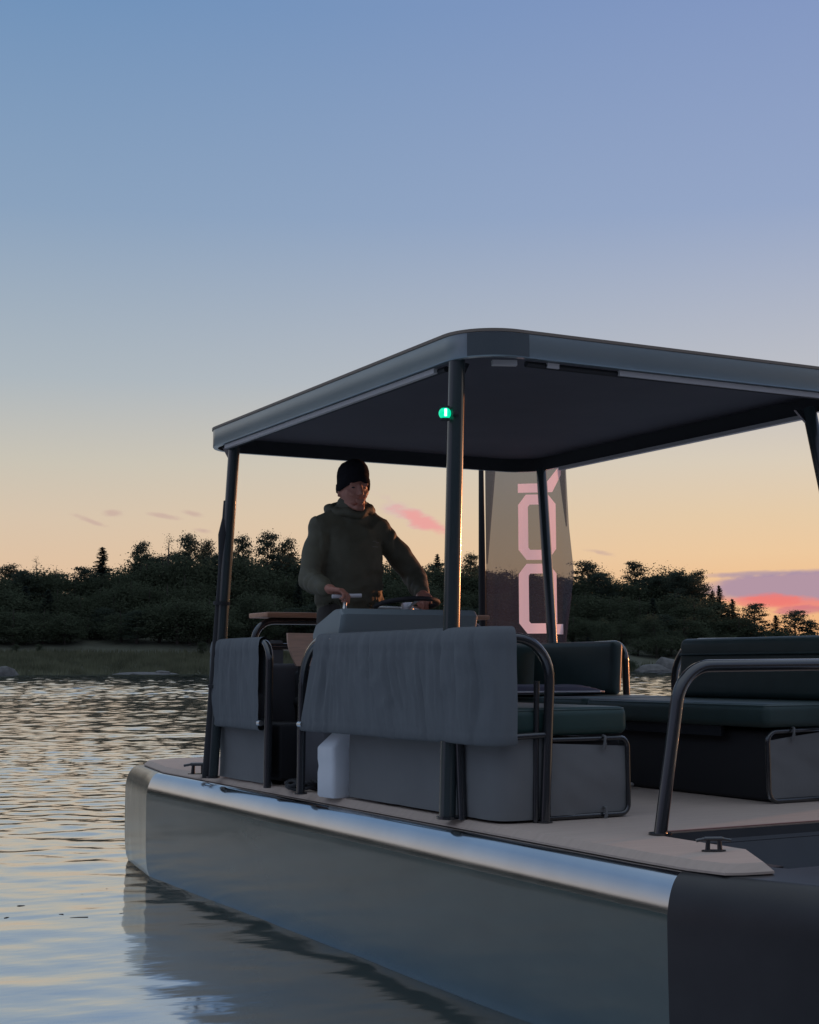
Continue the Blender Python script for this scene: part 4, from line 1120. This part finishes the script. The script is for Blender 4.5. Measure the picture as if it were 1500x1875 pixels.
for v in me.vertices:
    c = v.co; arm = abs(c.x) > .215
    if arm:
        s = 1 if c.x > 0 else -1
        ax = (EL[s]-SH[s]).normalized() if c.z > EL[s].z + .02 else (WR[s]-EL[s]).normalized()
        t = (c-SH[s]).dot(ax)
        k = .008*(abs(math.sin(t*30 + 2.5*nz(c, 9, 2))) - .5) * (.6 + 1.2*nz(c, 6, 9)) + .009*nz(c, 13, 4) + .006*(.5 - abs(nz(c, 21, 7))*2)*max(0, 1 - abs((c - EL[s]).length - .02)/.11)
    else:
        k = .009*nz((c.x*9, c.y*9, c.z*5), 1, 6) + .012*(.4 - abs(nz((c.x*5 + c.z*7, c.y*4, c.z*8 - c.x*6), 1, 1))*1.8) + .004*nz(c, 26, 2)
        if c.z < 1.03: k -= .012*math.exp(-((c.z-.965)/.02)**2)
    v.co = c + v.normal*k
me.polygons.foreach_set('use_smooth', [True]*len(me.polygons)); me.update()
# raised hood edge lying round the neck
mb = MB(); pts = []
for k in range(28):
    a = 2*math.pi*k/28; fr = math.sin(a)
    pts.append(Vector((.112*math.cos(a)*(1.05 if math.cos(a) > 0 else .93), .014 + .110*math.sin(a), 1.487 + .022*fr + (.022 if math.cos(a) > .2 else 0) + .008*math.sin(a*5))))
mb.tube(pts, [.030 + .014*max(0, math.sin(2*math.pi*k/28)) + .005*math.sin(k*2.1) for k in range(28)], 14, closed=True)
ho = mb.build('hood', M['jacket'], man, 180)
evaluated(ho, [('SUBSURF', dict(levels=1))])
for v in ho.data.vertices: v.co += v.normal*.007*nz(v.co, 22, 3)
ho.data.polygons.foreach_set('use_smooth', [True]*len(ho.data.polygons))
mb = MB(); mb.cap((0,-.022,1.475), (-.006,-.045,1.515), (.066,.068), (.062,.068), 20); mb.build('neck_gaiter', M['buff'], man, 180)
# little two line mark on the chest
mb = MB()
for zc, w_ in ((1.318,.050), (1.292,.046)):
    vs = []
    for k in range(9):
        x = .085 + w_*(k/8); 
        for dz in (-.0022,.0022): vs.append((x, -.160 + .02*(x-.085) + .035*abs(x-.085)*1.2, zc + dz + .004*math.sin(k*.8)*(1 if zc > 1.3 else 0)))
    mb.add(vs, [(2*k,2*k+1,2*k+3,2*k+2) for k in range(8)])
mk = mb.build('chest_mark', M['mark'], jo, 0)
sw_ = mk.modifiers.new('sw', 'SHRINKWRAP'); sw_.target = jo; sw_.offset = .002; sw_.wrap_method = 'PROJECT'; sw_.use_project_y = True; sw_.use_positive_direction = True; sw_.use_negative_direction = True
# trousers
mb = MB(); mb.cap((0,.01,.93), (0,.01,1.0), (.165,.12), (.165,.12), 20)
for s in (-1, 1):
    mb.cap((s*.085,.01,.92), (s*.11,.0,.50), .105, .080, 16); mb.cap((s*.11,.0,.50), (s*.12,.03,.10), .078, .062, 16)
to = mb.build('trousers', M['trousers'], man, 180)
evaluated(to, [('REMESH', dict(mode='VOXEL', voxel_size=.012)), ('SMOOTH', dict(factor=.5, iterations=4))])
to.data.polygons.foreach_set('use_smooth', [True]*len(to.data.polygons))
# knit cap with a rolled brim
mb = MB(); rows = []
prof = [(.083,.103,.020), (.090,.110,.026), (.092,.112,.045), (.091,.111,.066), (.086,.106,.073), (.087,.106,.085), (.085,.103,.105), (.078,.094,.128), (.064,.078,.148), (.040,.050,.160), (.015,.018,.165), (.002,.002,.166)]
for rx, ry, z in prof:
    for i in range(36):
        a = 2*math.pi*i/36; rib = 1 + .012*math.sin(a*18)*(1 if z < .16 else .3)
        tilt = .020*(math.sin(a))*(1 if z < .08 else .4)
        rows.append(hd(rx*rib*math.cos(a), ry*rib*math.sin(a) + .004, z - tilt*1.0 - (.030 if z < .08 else 0)*abs(math.cos(a))**1.5))
n = 36; mb.add(rows, [(j*n+i, j*n+(i+1)%n, (j+1)*n+(i+1)%n, (j+1)*n+i) for j in range(len(prof)-1) for i in range(n)])
mb.build('knit_cap', M['wool'], man, 60)
